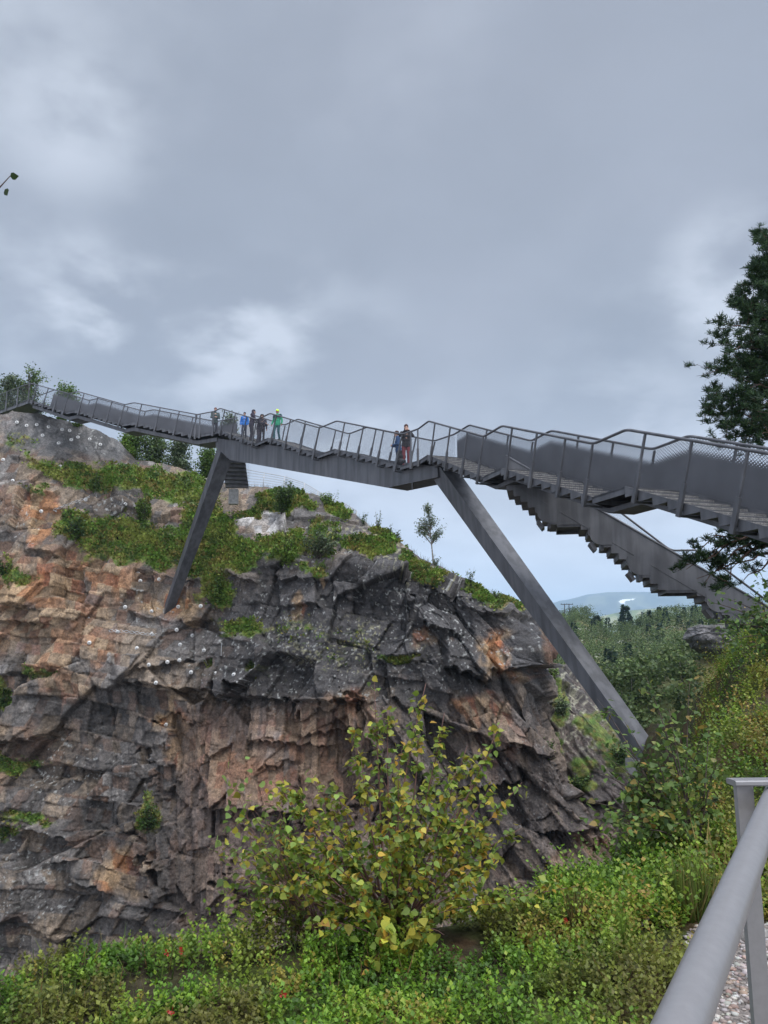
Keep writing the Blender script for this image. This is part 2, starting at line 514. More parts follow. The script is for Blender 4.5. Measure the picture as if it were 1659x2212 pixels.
def build_flights(L):
    for i, k in enumerate(L.k):
        if k == 'F':
            n = L.steps[i]; t = (L.s[i + 1] - L.s[i]) / n; r = (L.z[i] - L.z[i + 1]) / n
            fl = flight_empty('stair_flight', L.pt(L.s[i], L.z[i]))
            for j in range(n): make_step(L, L.s[i] + j * t, L.z[i] - j * r, t, r, fl)
            mb = MB()
            for j in range(n):           # galvanised grating fixed on each riser
                q = L.s[i] + j * t + 0.018; z1 = L.z[i] - j * r - 0.03; z0 = z1 - r + 0.05
                for m_ in range(4):
                    zz = z0 + (z1 - z0) * (m_ + 0.5) / 4
                    mb.box(L.pt(q, zz, L.w / 2), L.d * 0.006, L.side * (L.w / 2 - 0.03), V3((0, 0, 0.009)))
                for m_ in range(26):
                    mb.box(L.pt(q, (z0 + z1) / 2, 0.05 + (L.w - 0.1) * m_ / 25), L.d * 0.004, L.side * 0.005, V3((0, 0, (z1 - z0) / 2)))
            bput(mb, 'riser_grating', M_GRATE, fl)


def landing(poly_top, fascia=0.16, name='landing'):
    """poly_top: outline in order"""
    mb = MB(); up = V3((0, 0, 0.05))
    mb.prism([p - up for p in poly_top], up)
    n = len(poly_top)
    c = sum(poly_top, V3()) / n
    for i in range(n):
        a, b = poly_top[i], poly_top[(i + 1) % n]
        inw = (c - (a + b) / 2); e = (b - a).normalized(); inw = (inw - e * inw.dot(e)); inw.z = 0; inw.normalize()
        lo = V3((0, 0, -fascia)); top = V3((0, 0, 0.01))
        mb.prism([a + top, b + top, b + lo, a + lo], inw * 0.02)
    return bput(mb, name, M_STEEL)


def post(L, q, z, lean, rail_q, rail_z, side_off, far=False, long_base=True):
    """side post: heavy base bracket square to the slope, slim upper bar to the rail"""
    mb = MB(); out = L.side * (0.055 if far else -0.055)
    ex = (math.cos(lean), -math.sin(lean)); nz = (math.sin(lean), math.cos(lean))
    def pp(a, h): return (q + ex[0] * a + nz[0] * h, z + ex[1] * a + nz[1] * h)
    b = 0.055
    base = [pp(-b, -0.27), pp(b, -0.27), pp(b, 0.40), pp(-b, 0.40)]
    mb.prism([L.pt(p[0], p[1], side_off) for p in base], out)
    k0 = pp(0.01, 0.40); k1 = (rail_q, rail_z - 0.03)
    w = 0.028
    straight = abs((k1[0] - k0[0]) - (k1[1] - k0[1]) * math.tan(lean)) < 0.05
    if straight: poly = [k0, k1]
    else:
        km = (k1[0] - 0.02, k1[1] - 0.20); poly = [k0, km, k1]
    o2 = side_off + (0.012 if far else -0.012)
    A = [(p[0] - w, p[1]) for p in poly]; B = [(p[0] + w, p[1]) for p in poly]
    mb.prism([L.pt(p[0], p[1], o2) for p in A] + [L.pt(p[0], p[1], o2) for p in reversed(B)], out * 0.75)
    bput(mb, 'post', M_STEEL)


def cross_beam(L, q, z, lean):
    mb = MB(); e = V3(L.d * math.cos(lean)) + V3((0, 0, -math.sin(lean))); n = L.d * math.sin(lean) + V3((0, 0, math.cos(lean)))
    c = L.pt(q, z, L.w / 2) + n * -0.25
    mb.box(c, e * 0.05, L.side * (L.w / 2 - 0.004), n * 0.02)
    bput(mb, 'cross_beam', M_STEEL)


def sheet(L, base_nodes, rail_nodes, off, m, name, lift=0.0, div=1):
    """side sheet between the deck line and the rail, with UVs in metres"""
    V = []; UV = []; F = []
    for (a, b) in zip(base_nodes, rail_nodes):
        V += [L.pt(a[0], a[1] + lift, off), L.pt(b[0], b[1] - 0.02, off)]
    acc = 0
    for i in range(len(base_nodes)):
        if i: acc += (V3(V[2 * i + 1]) - V3(V[2 * i - 1])).length
        UV += [(acc + 0.001, 0.001), (acc + 0.001, HR)]
    F = [(2 * i, 2 * i + 2, 2 * i + 3, 2 * i + 1) for i in range(len(base_nodes) - 1)]
    mb = MB(); mb.add(V, F, UV)
    return bput(mb, name, m)


def rails(L, off, name='handrail', q0=None, q1=None, r=0.032):
    rn = L.rail_nodes(HR)
    pts = [L.pt(q, z, off) for q, z in rn]
    return rn, pts


def posts_for(L, off, far, rng=None, mid=(0.10, 0.40, 0.70), beams=True):
    rn = L.rail_nodes(HR)
    for i, k in enumerate(L.k):
        if k != 'F': continue
        ph = L.phi(i); ln = L.s[i + 1] - L.s[i]
        for f in mid:
            q = L.s[i] + f * ln; z = L.z[i] - math.tan(ph) * f * ln
            if rng and not (rng[0] <= q <= rng[1]): continue
            nx, nzz = math.sin(ph), math.cos(ph)
            post(L, q, z, ph, q + nx * HR, z + nzz * HR, off, far)
            if beams: cross_beam(L, q, z, ph)
        f = 0.955; q = L.s[i] + f * ln; z = L.z[i] - math.tan(ph) * f * ln
        if rng and not (rng[0] <= q <= rng[1]): continue
        post(L, q, z, ph, rn[i + 1][0], rn[i + 1][1], off, far)
        if beams: cross_beam(L, q, z, ph)


la_nodes = [(-24.87, 51.89, 17.07), (-21.47, 49.99, 15.60), (-20.68, 49.55, 15.60), (-16.70, 47.33, 13.97), (-15.95, 46.92, 13.97),
            (-11.26, 44.30, 12.38), (-9.92, 43.55, 12.38)]
ab_nodes = [(-9.92, 43.55, 12.38), (-9.62, 43.17, 12.38), (-6.83, 39.51, 10.60), (-5.99, 38.41, 10.60), (-3.10, 34.64, 8.73), (-2.23, 33.50, 8.73),
            (0.63, 29.76, 7.06), (1.35, 28.83, 7.06)]
br_nodes = [(1.35, 28.83, 7.06), (1.62, 27.99, 7.06), (3.08, 23.55, 5.23), (3.47, 22.35, 5.23), (4.93, 17.92, 3.49), (5.33, 16.71, 3.49),
            (6.77, 12.31, 1.72), (7.17, 11.09, 1.72), (8.61, 6.70, -0.05)]
LA = Leg(la_nodes, 'FLFLFL', [8, 0, 10, 0, 10, 0])
AB = Leg(ab_nodes, 'LFLFLFL', [0, 10, 0, 10, 0, 10, 0])
BR = Leg(br_nodes, 'LFLFLFLF', [0, 10, 0, 10, 0, 10, 0, 10])
for L in (LA, AB, BR): build_flights(L)


def simple_landing(L, i):
    landing([L.pt(L.s[i], L.z[i]), L.pt(L.s[i + 1], L.z[i]), L.pt(L.s[i + 1], L.z[i], L.w), L.pt(L.s[i], L.z[i], L.w)])


for L, ids in ((LA, (1, 3)), (AB, (2, 4)), (BR, (2, 4, 6))):
    for i in ids: simple_landing(L, i)


def miter(L1, L2, corner, w):
    p1 = corner + L1.side * w; p2 = corner + L2.side * w
    # intersection of p1 + a d1 and p2 + b d2
    d1, d2 = L1.d, L2.d; den = d1.x * d2.y - d1.y * d2.x
    r = p2 - p1; a = (r.x * d2.y - r.y * d2.x) / den
    return p1 + d1 * a


mA = miter(LA, AB, LA.n[-1], WID); mB = miter(AB, BR, AB.n[-1], WID)
landing([LA.n[5], LA.n[6], AB.n[1], AB.pt(AB.s[1], AB.z[1], WID), mA, LA.pt(LA.s[5], LA.z[5], WID)])
landing([AB.n[6], AB.n[7], BR.n[1], BR.pt(BR.s[1], BR.z[1], WID), mB, AB.pt(AB.s[6], AB.z[6], WID)])
# top landing, running level away from the gorge over the rock
L0 = LA.n[0]; tdir = V3((-0.80, 0.60, 0)).normalized(); tn = V3((0.60, 0.80, 0))
T1 = L0 + tdir * 4.6
mT = L0 + LA.side * WID + V3((0.25, 0.1, 0))
landing([T1, L0, LA.pt(0, L0.z, WID), T1 + tn * (WID + 0.3)], fascia=0.22)

# rails, meshes, posts ---- near side
NO, FO = -0.03, WID + 0.03
rl, pl = rails(LA, NO); ra, pa = rails(AB, NO); rb, pb = rails(BR, NO)
up = V3((0, 0, HR))
Tr = [T1 + up + tn * NO, L0 + tdir * 0.1 + up + tn * NO]
mb = MB(); mb.tube(soften(Tr + pl[1:-1] + [LA.n[-1] + up - LA.side * 0.03] + pa[1:-1] + [AB.n[-1] + up - AB.side * 0.03] + pb[1:]), 0.034, 8)
bput(mb, 'handrail', M_STEEL, smooth=True)
for L, rr_ in ((LA, rl), (AB, ra), (BR, rb)):
    sheet(L, list(zip(L.s, L.z)), rr_, NO, M_MESH, 'railing_mesh')
    posts_for(L, NO, False)
mb = MB(); mb.add([T1, L0, L0 + up, T1 + up], [(0, 1, 2, 3)], [(0.001, 0.001), (4.6, 0.001), (4.6, HR), (0.001, HR)]); bput(mb, 'railing_mesh', M_MESH)
for f in (0.02, 0.36, 0.70, 0.98):
    mb = MB(); c = L0.lerp(T1, f)
    mb.box(c + V3((0, 0, 0.12)) - tn * 0.06, tdir * 0.05, tn * 0.03, V3((0, 0, 0.34))); mb.box(c + V3((0, 0, 0.85)) - tn * 0.06, tdir * 0.03, tn * 0.02, V3((0, 0, 0.39)))
    bput(mb, 'post', M_STEEL)
# corner posts of the two big landings
for (L, q, z) in ((LA, LA.s[5] + 0.08, 12.38), (LA, LA.s[5] + 0.42, 12.38), (LA, LA.s[6] - 0.08, 12.38), (AB, AB.s[6] + 0.75, 7.06), (BR, 0.03, 7.06)):
    mb = MB(); e = L.d
    mb.box(L.pt(q, z + 0.1, -0.06), e * 0.055, L.side * 0.03, V3((0, 0, 0.36))); mb.box(L.pt(q, z + 0.86, -0.055), e * 0.03, L.side * 0.02, V3((0, 0, 0.40)))
    bput(mb, 'post', M_STEEL)

# far side
rn = LA.rail_nodes(HR); q_end = (mA - LA.n[0]).dot(LA.d)
base = list(zip(LA.s[:-1], LA.z[:-1])) + [(q_end, 12.38)]; rl2 = rn[:-1] + [(q_end, 12.38 + HR)]
sheet(LA, [(a, b - 0.05) for a, b in base], rl2, FO, M_PANEL, 'perforated_side_panel')
rnA = AB.rail_nodes(HR); rnB = BR.rail_nodes(HR)
qA0 = (mA - AB.n[0]).dot(AB.d); qA1 = (mB - AB.n[0]).dot(AB.d); qB0 = (mB - BR.n[0]).dot(BR.d)
baseA = [(AB.s[1] + 0.9, AB.z[1] - 0.33)] + list(zip(AB.s[2:-1], AB.z[2:-1])) + [(qA1, 7.06)]
rlA = [(AB.s[1] + 1.2, AB.z[1] - 0.33 + HR)] + rnA[2:-1] + [(qA1, 7.06 + HR)]
sheet(AB, baseA, rlA, FO, M_MESH, 'railing_mesh')
posts_for(AB, FO, True, rng=(AB.s[1] + 0.8, 99), beams=False)
sB = qB0 + 0.2
baseB = [(sB, 7.01)] + [(a, b - 0.05) for a, b in list(zip(BR.s, BR.z))[1:]]
rlB = [(sB, 7.06 + HR)] + rnB[1:]
sheet(BR, baseB, rlB, FO, M_PANEL, 'perforated_side_panel')
farpts = [LA.pt(q, z, FO) for q, z in rl2]
mb = MB(); mb.tube(soften([T1 + up + tn * (WID + 0.25)] + farpts[:-1] + [mA + up]), 0.034, 8); bput(mb, 'handrail', M_STEEL, smooth=True)
mb = MB(); mb.tube(soften([AB.pt(q, z, FO) for q, z in rlA[:-1]] + [mB + up] + [BR.pt(q, z, FO) for q, z in rnB[1:]]), 0.034, 8)
bput(mb, 'handrail', M_STEEL, smooth=True)
# far parapet ribs behind the solid sheets
for L, rng in ((LA, (0, 99)), (BR, (sB + 0.3, 99))):
    posts_for(L, FO + 0.02, True, rng=rng, mid=(0.25, 0.6), beams=False)
# light board with a slotted handle at the head of the side flight
bq = AB.pt(0.35, 12.36, WID + 0.1); bd = V3((0.9, -0.1, 0)).normalized()
mb = MB()
hb, wb = 0.92, 1.06
for (x0, x1, z0, z1) in ((0, wb, 0, 0.62), (0, 0.45, 0.62, 0.70), (0.78, wb, 0.62, 0.70), (0, wb, 0.70, hb - 0.05), (0.05, wb - 0.05, hb - 0.05, hb)):
    mb.box(bq + bd * ((x0 + x1) / 2) + V3((0, 0, (z0 + z1) / 2)), bd * ((x1 - x0) / 2), V3((0.1, 0.9, 0)).normalized() * 0.02, V3((0, 0, (z1 - z0) / 2)))
bput(mb, 'gate_panel', M_LIGHTSTEEL, label='light grey steel gate panel with a slotted handle')

# the box girder between the two knees
gd = AB.d; gs = AB.side


def girder(s0, s1, zt0, zt1, depth, wid, bev0, bev1, rise1):
    def p(s, z, o): return AB.pt(s, z, WID / 2 + o)
    sl = (zt1 - zt0) / (s1 - s0)
    prof = [(s0, zt0), (s1, zt1), (s1, zt1 - depth + rise1), (s1 - bev1, zt1 - sl * bev1 - depth), (s0 + bev0, zt0 + sl * bev0 - depth), (s0, zt0 - 0.55)]
    mb = MB(); h = wid / 2
    mb.prism([p(a, b, -h) for a, b in prof], gs * wid)
    return mb


s0, s1 = -0.35, AB.s[7] + 0.75
mb = girder(s0, s1, 12.12, 6.72, 1.16, 1.05, 2.0, 3.1, 0.75)
for k in range(1, 13):                      # thin seams standing 4 mm proud
    q = s0 + (s1 - s0) * k / 13; z = 12.12 + (6.72 - 12.12) * k / 13
    mb.box(AB.pt(q, z - 0.56, WID / 2 - 0.5265), gd * 0.03, gs * 0.002, V3((0, 0, 0.52)))
bput(mb, 'box_girder', M_STEEL)
# bearer from girder top up under the landings' middle, so that the deck rests on it
mb = MB()
for i in (2, 4):
    c = AB.pt((AB.s[i] + AB.s[i + 1]) / 2, AB.z[i] - 0.30, WID / 2); mb.box(c, gd * 0.45, gs * 0.45, V3((0, 0, 0.14)))
bput(mb, 'deck_bearer', M_STEEL)
# spine box under the upper flight and under the lower flight
for L, a, b in ((LA, 0, 6), (BR, 0, 8)):
    mb = MB()
    for i in range(a, b):
        q0, q1, z0, z1 = L.s[i], L.s[i + 1], L.z[i], L.z[i + 1]
        lo, hi = (0.50, 0.27) if L is LA else (0.36, 0.24)
        wq = 0.55 if L is LA else 0.35
        drop = 0.0 if L.k[i] == 'L' else 0.0
        mb.prism([L.pt(q0, z0 - hi, WID / 2 - wq), L.pt(q1, z1 - hi, WID / 2 - wq), L.pt(q1, z1 - lo, WID / 2 - wq), L.pt(q0, z0 - lo, WID / 2 - wq)], L.side * 2 * wq)
    bput(mb, 'spine_beam', M_STEEL)


def strut(top, foot, side, w0, d0, w1, d1):
    """slanting leg of rectangular section, tapering to its foot"""
    ax = (foot - top).normalized(); e = side.normalized(); n = ax.cross(e).normalized()
    if n.z < 0: n = -n
    V = []
    for p, w, d in ((top, w0, d0), (foot, w1, d1)):
        V += [p + e * (a * w / 2) + n * (b * d / 2) for a, b in ((-1, -1), (1, -1), (1, 1), (-1, 1))]
    mb = MB(); mb.add(V, [(0, 1, 2, 3), (7, 6, 5, 4)] + [(i, i + 4, (i + 1) % 4 + 4, (i + 1) % 4) for i in range(4)])
    return mb


FA = P(352, 1342, 49.0)
mb = strut(AB.pt(0.35, 11.85, WID / 2), FA + gs * 0.1, AB.side * 1.0 + AB.d * 0.12, 0.86, 0.74, 0.52, 0.42); bput(mb, 'slanting_leg', M_STEEL)
FB = P(1404, 1640, 21.2)
mb = strut(AB.pt(AB.s[7] + 0.35, 6.85, WID / 2 - 0.05), FB, BR.side, 0.68, 0.70, 0.48, 0.45); bput(mb, 'slanting_leg', M_STEEL)

M_CONC = mat('footing_concrete', (.24, .235, .22), .9, noise=(5, .3), bump=(30, .5, .01))
for fp_, sd_ in ((FA, AB.side), (FB, BR.side)):
    mb = MB(); mb.box(fp_ + V3((0, .15, -.22)), sd_.normalized() * .42, V3((sd_.y, -sd_.x, 0)).normalized() * .42, V3((0, 0, .2))); bput(mb, 'concrete_footing', M_CONC)
# side flight going down from the upper knee to the far plateau
cA = AB.pt(-0.1, 12.2, WID)
SA = Leg([(-8.15, 45.55, 12.28), (-8.55, 50.3, 10.42)], 'F', [11], 1.5)
SA.side = V3((-SA.d.y, SA.d.x, 0)); SA.side = SA.side if SA.side.x > 0 else -SA.side
SA.n = [p - SA.side * 1.95 for p in SA.n]
fl = flight_empty('stair_flight', SA.n[0])
tt = SA.s[1] / 11; rr = (SA.z[0] - SA.z[1]) / 11
for j in range(11): make_step(SA, j * tt, SA.z[0] - j * rr, tt, rr, fl)
mb = MB(); c = SA.pt(SA.s[1] + 0.1, SA.z[1] - 0.6, 0.5); mb.box(c, SA.d * 0.25, SA.side * 0.3, V3((0, 0, 0.5)))
bput(mb, 'concrete_abutment', mat('abutment_concrete', (0.30, 0.30, 0.29), 0.85, noise=(4, 0.25)))
sheet(SA, list(zip(SA.s, SA.z)), [(q + .3, z + 1.15) for q, z in zip(SA.s, SA.z)], 1.52, M_MESH, 'railing_mesh')

# second stair branch, dropping to the right behind the first
ND = V3((0.98, -0.2, 0)).normalized()
Q1 = P(1203, 1130.6, 22.8)


def on_line(u):
    q = P(u, 1106, 1.0); r = q.x
    # Q1 + t ND, x = r*y (x/Y does not quite stay fixed with v, small)
    for v in (1130, 1200):
        pass
    t = (r * Q1.y - Q1.x) / (ND.x - r * ND.y)
    p = Q1 + ND * t
    return t, p


def on_line_uv(u, v):
    q = P(u, v, 1.0)
    t = (q.x * Q1.y - Q1.x) / (ND.x - q.x * ND.y)
    Y = Q1.y + ND.y * t
    return t, q.z * Y


t1, z1 = on_line_uv(1254, 1127); t2, z2 = on_line_uv(1438, 1272); t3, z3 = on_line_uv(1504, 1270.6)
zA = Q1.z + 0.04; zB2 = (z2 + z3) / 2 + 0.04
rise = (zA - zB2) / 11; tread = (t2 - t1) / 11
nU = 7
nodes = [Q1 - ND * tread * nU, Q1, Q1 + ND * t1, Q1 + ND * t2, Q1 + ND * t3, Q1 + ND * (t3 + tread * 11)]
zs = [zA + rise * nU, zA, zA, zB2, zB2, zB2 - rise * 11]
N2 = Leg([(p.x, p.y, z) for p, z in zip(nodes, zs)], 'FLFLF', [nU, 0, 11, 0, 11])
build_flights(N2); simple_landing(N2, 1); simple_landing(N2, 3)
ta, za = on_line_uv(1239, 1069); tb, zb = on_line_uv(1640, 1300)
sl = (zb - za) / (tb - ta); s_off = N2.s[1]
bot = [(N2.s[0], zs[0] - 0.05)]
for i, k in enumerate(N2.k):
    if k == 'F':
        n = N2.steps[i]
        for j in range(n):
            q = N2.s[i] + j * tread; z = zs[i] - (j + 1) * rise - 0.075
            bot += [(q, z), (q + tread, z)]
    else: bot += [(N2.s[i], zs[i] - 0.09), (N2.s[i + 1], zs[i] - 0.09)]
top = [(N2.s[0], za + sl * (N2.s[0] - s_off - ta)), (N2.s[5], za + sl * (N2.s[5] - s_off - ta))]
mb = MB(); V = []; F = []
for j in range(0, len(bot) - 1):
    (qa, z_a), (qb, z_b) = bot[j], bot[j + 1]
    if qb - qa < 1e-4: continue
    ztop = lambda q: za + sl * (q - s_off - ta)
    mb.prism([N2.pt(qa, z_a, -0.03), N2.pt(qb, z_a, -0.03), N2.pt(qb, ztop(qb), -0.03), N2.pt(qa, ztop(qa), -0.03)], N2.side * 0.018)
# weld line along the sheet and the capping tube
wl = [(N2.s[0], ztop(N2.s[0]) - 0.78), (N2.s[5], ztop(N2.s[5]) - 0.78)]
mb.tube([N2.pt(q, z, -0.034) for q, z in wl], 0.008, 5)
bput(mb, 'solid_side_panel', M_STEEL)
mb = MB(); mb.tube([N2.pt(top[0][0], top[0][1], -0.02), N2.pt(top[1][0], top[1][1], -0.02)], 0.035, 8); bput(mb, 'handrail', M_STEEL, smooth=True)
# rounded bracket plates at its posts, with the slot beside them and the cleats below
for i in (0, 2, 4):
    for f in ((2.2,) if i == 0 else (1.1, 6.1) if i == 2 else (1.1, 6.1)):
        if i == 0: f = 4.2
        q = N2.s[i] + f * tread; z = zs[i] - (f + 2.3) * rise - 0.1
        out = []
        for k in range(9):
            a = math.pi * (1.0 + 0.5 * k / 8); out.append((q + 0.02 + 0.36 * (1 + math.cos(a)), z + 0.34 + 0.30 * math.sin(a) - 0.05))
        out += [(q + 0.62, z - 0.01), (q + 0.62, z + 0.55), (q - 0.02 + 0.04, z + 0.55)]
        mb = MB(); mb.prism([N2.pt(a, b, -0.034) for a, b in out], N2.side * -0.012)
        mb.box(N2.pt(q + 0.635, z + 0.22, -0.034), N2.d * 0.012, N2.side * 0.008, V3((0, 0, 0.24)))
        for dx, an in ((0.10, 0.6), (0.36, -0.1)):
            c = N2.pt(q + dx, z - 0.03, 0.35); e = N2.d * math.cos(an) + V3((0, 0, math.sin(an)))
            n_ = N2.side.cross(e).normalized()
            mb.box(c, e * 0.05, N2.side * 0.33, n_ * 0.14)
        bput(mb, 'bracket_plate', M_STEEL)
rn2 = N2.rail_nodes(HR)
sheet(N2, [(a, b - 0.05) for a, b in zip(N2.s, N2.z)], rn2, FO, M_MESH, 'railing_mesh')
mb = MB(); mb.tube(soften([N2.pt(q, z, FO) for q, z in rn2]), 0.034, 8); bput(mb, 'handrail', M_STEEL, smooth=True)

# ------------------------------------------------------------------ the people on the bridge
def remeshed(mb, name, voxel, m, parent, smooth_it=3):
    """all pieces of mb fused into one closed surface"""
    me = bpy.data.meshes.new(name); me.from_pydata([tuple(v) for v in mb.V], [], mb.F); me.update()
    o = bpy.data.objects.new('fusing', me); COL.objects.link(o)
    md = o.modifiers.new('r', 'REMESH'); md.mode = 'VOXEL'; md.voxel_size = voxel
    if smooth_it: ms_ = o.modifiers.new('s', 'SMOOTH'); ms_.factor = .5; ms_.iterations = smooth_it
    dg = bpy.context.evaluated_depsgraph_get()
    res = bpy.data.meshes.new_from_object(o.evaluated_get(dg)); res.name = name
    bpy.data.objects.remove(o)
    res.polygons.foreach_set('use_smooth', [True] * len(res.polygons)); res.materials.clear()
    return put(name, res, m, parent)


def cap(mb, pts, rs, sides=10):
    mb.tube(pts, list(rs), sides)
    for p, r in zip(pts, rs): mb.ball(p, r, 10, 7)


_mats = {}
def cloth(c, rough=.85):
    k = tuple(c)
    if k not in _mats: _mats[k] = mat('cloth', c, rough, noise=(30, .18), bump=(60, .3, .004))
    return _mats[k]


def hand(mb, wrist, d, palm_n, curl):
    d = V3(d).normalized(); n = V3(palm_n); n = (n - d * n.dot(d)).normalized(); sd = d.cross(n)
    c = wrist + d * .045
    cap(mb, [wrist, c, c + d * .035], [.022, .030, .028])
    for k, (o, l) in enumerate(((-.027, .062), (-.009, .074), (.009, .070), (.026, .054))):
        p0 = c + d * .035 + sd * o; p1 = p0 + (d * math.cos(curl * .5) + n * math.sin(curl * .5)) * l * .5; p2 = p1 + (d * math.cos(curl * 1.3) + n * math.sin(curl * 1.3)) * l * .5
        cap(mb, [p0, p1, p2], [.010, .0095, .008], 6)
    p0 = c + sd * -.028 - d * .01; p1 = p0 + (sd * -.7 + d * .6 + n * .3).normalized() * .035; p2 = p1 + (d * .8 + n * .5).normalized() * .028
    cap(mb, [p0, p1, p2], [.012, .011, .009], 6)


def person(label, pos, face, h, skin, jacket, trousers, shoe, hat, pose, yoke=None, head_yaw=0.0, lean=0.0, stance='stand', hair=(.03, .02, .015), hood=None, group=None):
    s = h / 1.75
    f = V3(face); f.z = 0; f.normalize()
    t = thing('person', label, 'person', pos, group, math.atan2(-f.x, f.y)); t.scale = (s, s, s)
    def tl(p):          # the upper body leans forward about the hips
        q = V3(p); dz = q.z - .95
        if dz > 0: q = V3((q.x, q.y + dz * math.sin(lean), .95 + dz * math.cos(lean)))
        return q
    legs = []
    for sx in (-1, 1):
        hip = V3((.09 * sx, 0, .92))
        if stance == 'step': kn, an = (V3((.10 * sx, .16, .52)), V3((.10 * sx, .14 if sx > 0 else .2, .10))) if sx > 0 else (V3((.10 * sx, .03, .48)), V3((.10 * sx, -.12, .10)))
        elif stance == 'wide': kn, an = V3((.13 * sx, .04, .49)), V3((.16 * sx, -.02, .09))
        else: kn, an = V3((.10 * sx, .03, .49)), V3((.105 * sx, -.02, .09))
        legs.append((hip, kn, an))
    sh = [tl((.185 * sx, 0, 1.42)) for sx in (-1, 1)]
    arms = []
    for k, sx in enumerate((-1, 1)):
        S = sh[k]
        if pose == 'rail': E_, W_ = S + V3((.05 * sx, .10, -.27)), S + V3((-.02 * sx, .34, -.24)); hd, pn, cu = V3((-.4 * sx, .8, -.1)), V3((0, .1, -1)), .6
        elif pose == 'face': E_, W_ = S + V3((.08 * sx, .20, -.18)), S + V3((-.12 * sx, .30, .03)); hd, pn, cu = V3((-.5 * sx, .1, .7)), V3((-.3 * sx, -.9, 0)), 1.1
        elif pose == 'hold': E_, W_ = S + V3((.06 * sx, .02, -.28)), S + V3((-.10 * sx, .22, -.30)); hd, pn, cu = V3((-.8 * sx, .5, .1)), V3((0, -.2, -1)), .7
        elif pose == 'swing': E_, W_ = S + V3((.09 * sx, -.03, -.28)), S + V3((.11 * sx, .10 * (1 if sx > 0 else .4), -.50)); hd, pn, cu = V3((0, .15, -1)), V3((-sx, 0, 0)), .5
        else: E_, W_ = S + V3((.07 * sx, -.02, -.29)), S + V3((.07 * sx, .05, -.54)); hd, pn, cu = V3((0, .1, -1)), V3((-sx, .1, 0)), .45
        arms.append((S, E_, W_, hd, pn, cu))
    H = tl((0, .02, 1.635)); Nk = tl((0, 0, 1.48))
    hy = V3((math.sin(head_yaw) * -1, math.cos(head_yaw), 0)); hx = V3((hy.y, -hy.x, 0))
    M_SK = cloth(skin, .6)
    mb = MB()
    for hip, kn, an in legs:
        cap(mb, [hip, kn, an], [.075, .052, .040]); cap(mb, [an + V3((0, -.03, -.03)), an + V3((0, .12, -.055))], [.036, .03])
    cap(mb, [V3((-.06, 0, .93)), V3((.06, 0, .93))], [.10, .10]); cap(mb, [tl((0, 0, .98)), tl((0, 0, 1.15)), tl((0, 0, 1.33))], [.115, .115, .12])
    cap(mb, [sh[0], sh[1]], [.06, .06]); cap(mb, [Nk + V3((0, 0, -.05)), H], [.055, .05])
    mb.ball(H + V3((0, 0, .02)), (.076, .092, .105), 14, 10); cap(mb, [H + hy * .03 + V3((0, 0, -.06)), H + hy * .055 + V3((0, 0, -.085))], [.05, .035])
    cap(mb, [H + hy * .088 + V3((0, 0, .015)), H + hy * .110 + V3((0, 0, -.022))], [.010, .015], 6)
    for sx in (-1, 1): mb.ball(H + hx * .076 * sx + V3((0, 0, -.01)), (.014, .022, .032), 8, 6)
    for S, E_, W_, hd, pn, cu in arms:
        cap(mb, [S, E_, W_], [.05, .040, .028]); hand(mb, W_, hd, pn, cu)
    remeshed(mb, 'body', .0125, M_SK, t, 1)
    for sx in (-1, 1):
        mb = MB(); mb.ball(H + hy * .083 + hx * .032 * sx + V3((0, 0, .018)), .011, 8, 6); mb.build('eye', cloth((.02, .02, .02), .2), t, smooth=True)
    mb = MB(); cap(mb, [H + hy * .094 - hx * .02 + V3((0, 0, -.05)), H + hy * .098 + V3((0, 0, -.052)), H + hy * .094 + hx * .02 + V3((0, 0, -.05))], [.005, .007, .005], 6); mb.build('mouth', cloth((.25, .07, .06), .5), t, smooth=True)
    # jacket: trunk, sleeves, hem, collar
    mb = MB()
    cap(mb, [tl((-.07, 0, .90)), tl((.07, 0, .90))], [.125, .125]); cap(mb, [tl((-.05, 0, .98)), tl((.05, 0, .98))], [.135, .135])
    cap(mb, [tl((-.05, 0, 1.12)), tl((.05, 0, 1.12))], [.13, .13]); cap(mb, [tl((-.08, 0, 1.28)), tl((.08, 0, 1.28))], [.13, .13]); cap(mb, [sh[0] + V3((.03, 0, -.02)), sh[1] + V3((-.03, 0, -.02))], [.085, .085]); cap(mb, [Nk + V3((0, 0, -.06)), Nk + V3((0, .005, .03))], [.085, .070])
    for S, E_, W_, hd, pn, cu in arms: cap(mb, [S, E_, W_.lerp(E_, .06)], [.078, .062, .048])
    if hood: mb.ball(Nk + V3((0, -.07, .0)), (.11, .07, .07), 12, 8)
    remeshed(mb, 'jacket', .018, cloth(jacket), t, 3)
    if yoke:
        mb = MB(); cap(mb, [sh[0] + V3((.03, 0, -.03)), sh[1] + V3((-.03, 0, -.03))], [.098, .098]); cap(mb, [tl((-.09, 0, 1.32)), tl((.09, 0, 1.32))], [.137, .137])
        for S, E_, W_, hd, pn, cu in arms: cap(mb, [S, S.lerp(E_, .35)], [.088, .08])
        remeshed(mb, 'jacket_yoke', .018, cloth(yoke), t, 3)
    mb = MB(); cap(mb, [V3((-.06, 0, .90)), V3((.06, 0, .90))], [.115, .115])
    for hip, kn, an in legs: cap(mb, [hip, kn, an + V3((0, 0, .0))], [.098, .070, .062])
    remeshed(mb, 'trousers', .018, cloth(trousers), t, 3)
    for hip, kn, an in legs:
        mb = MB(); cap(mb, [an + V3((0, -.04, -.035)), an + V3((0, .06, -.040)), an + V3((0, .15, -.05))], [.05, .048, .038]); mb.box(an + V3((0, .05, -.080)), (.042, 0, 0), (0, .13, 0), (0, 0, .012))
        remeshed(mb, 'shoe', .014, cloth(shoe), t, 2)
    mb = MB()
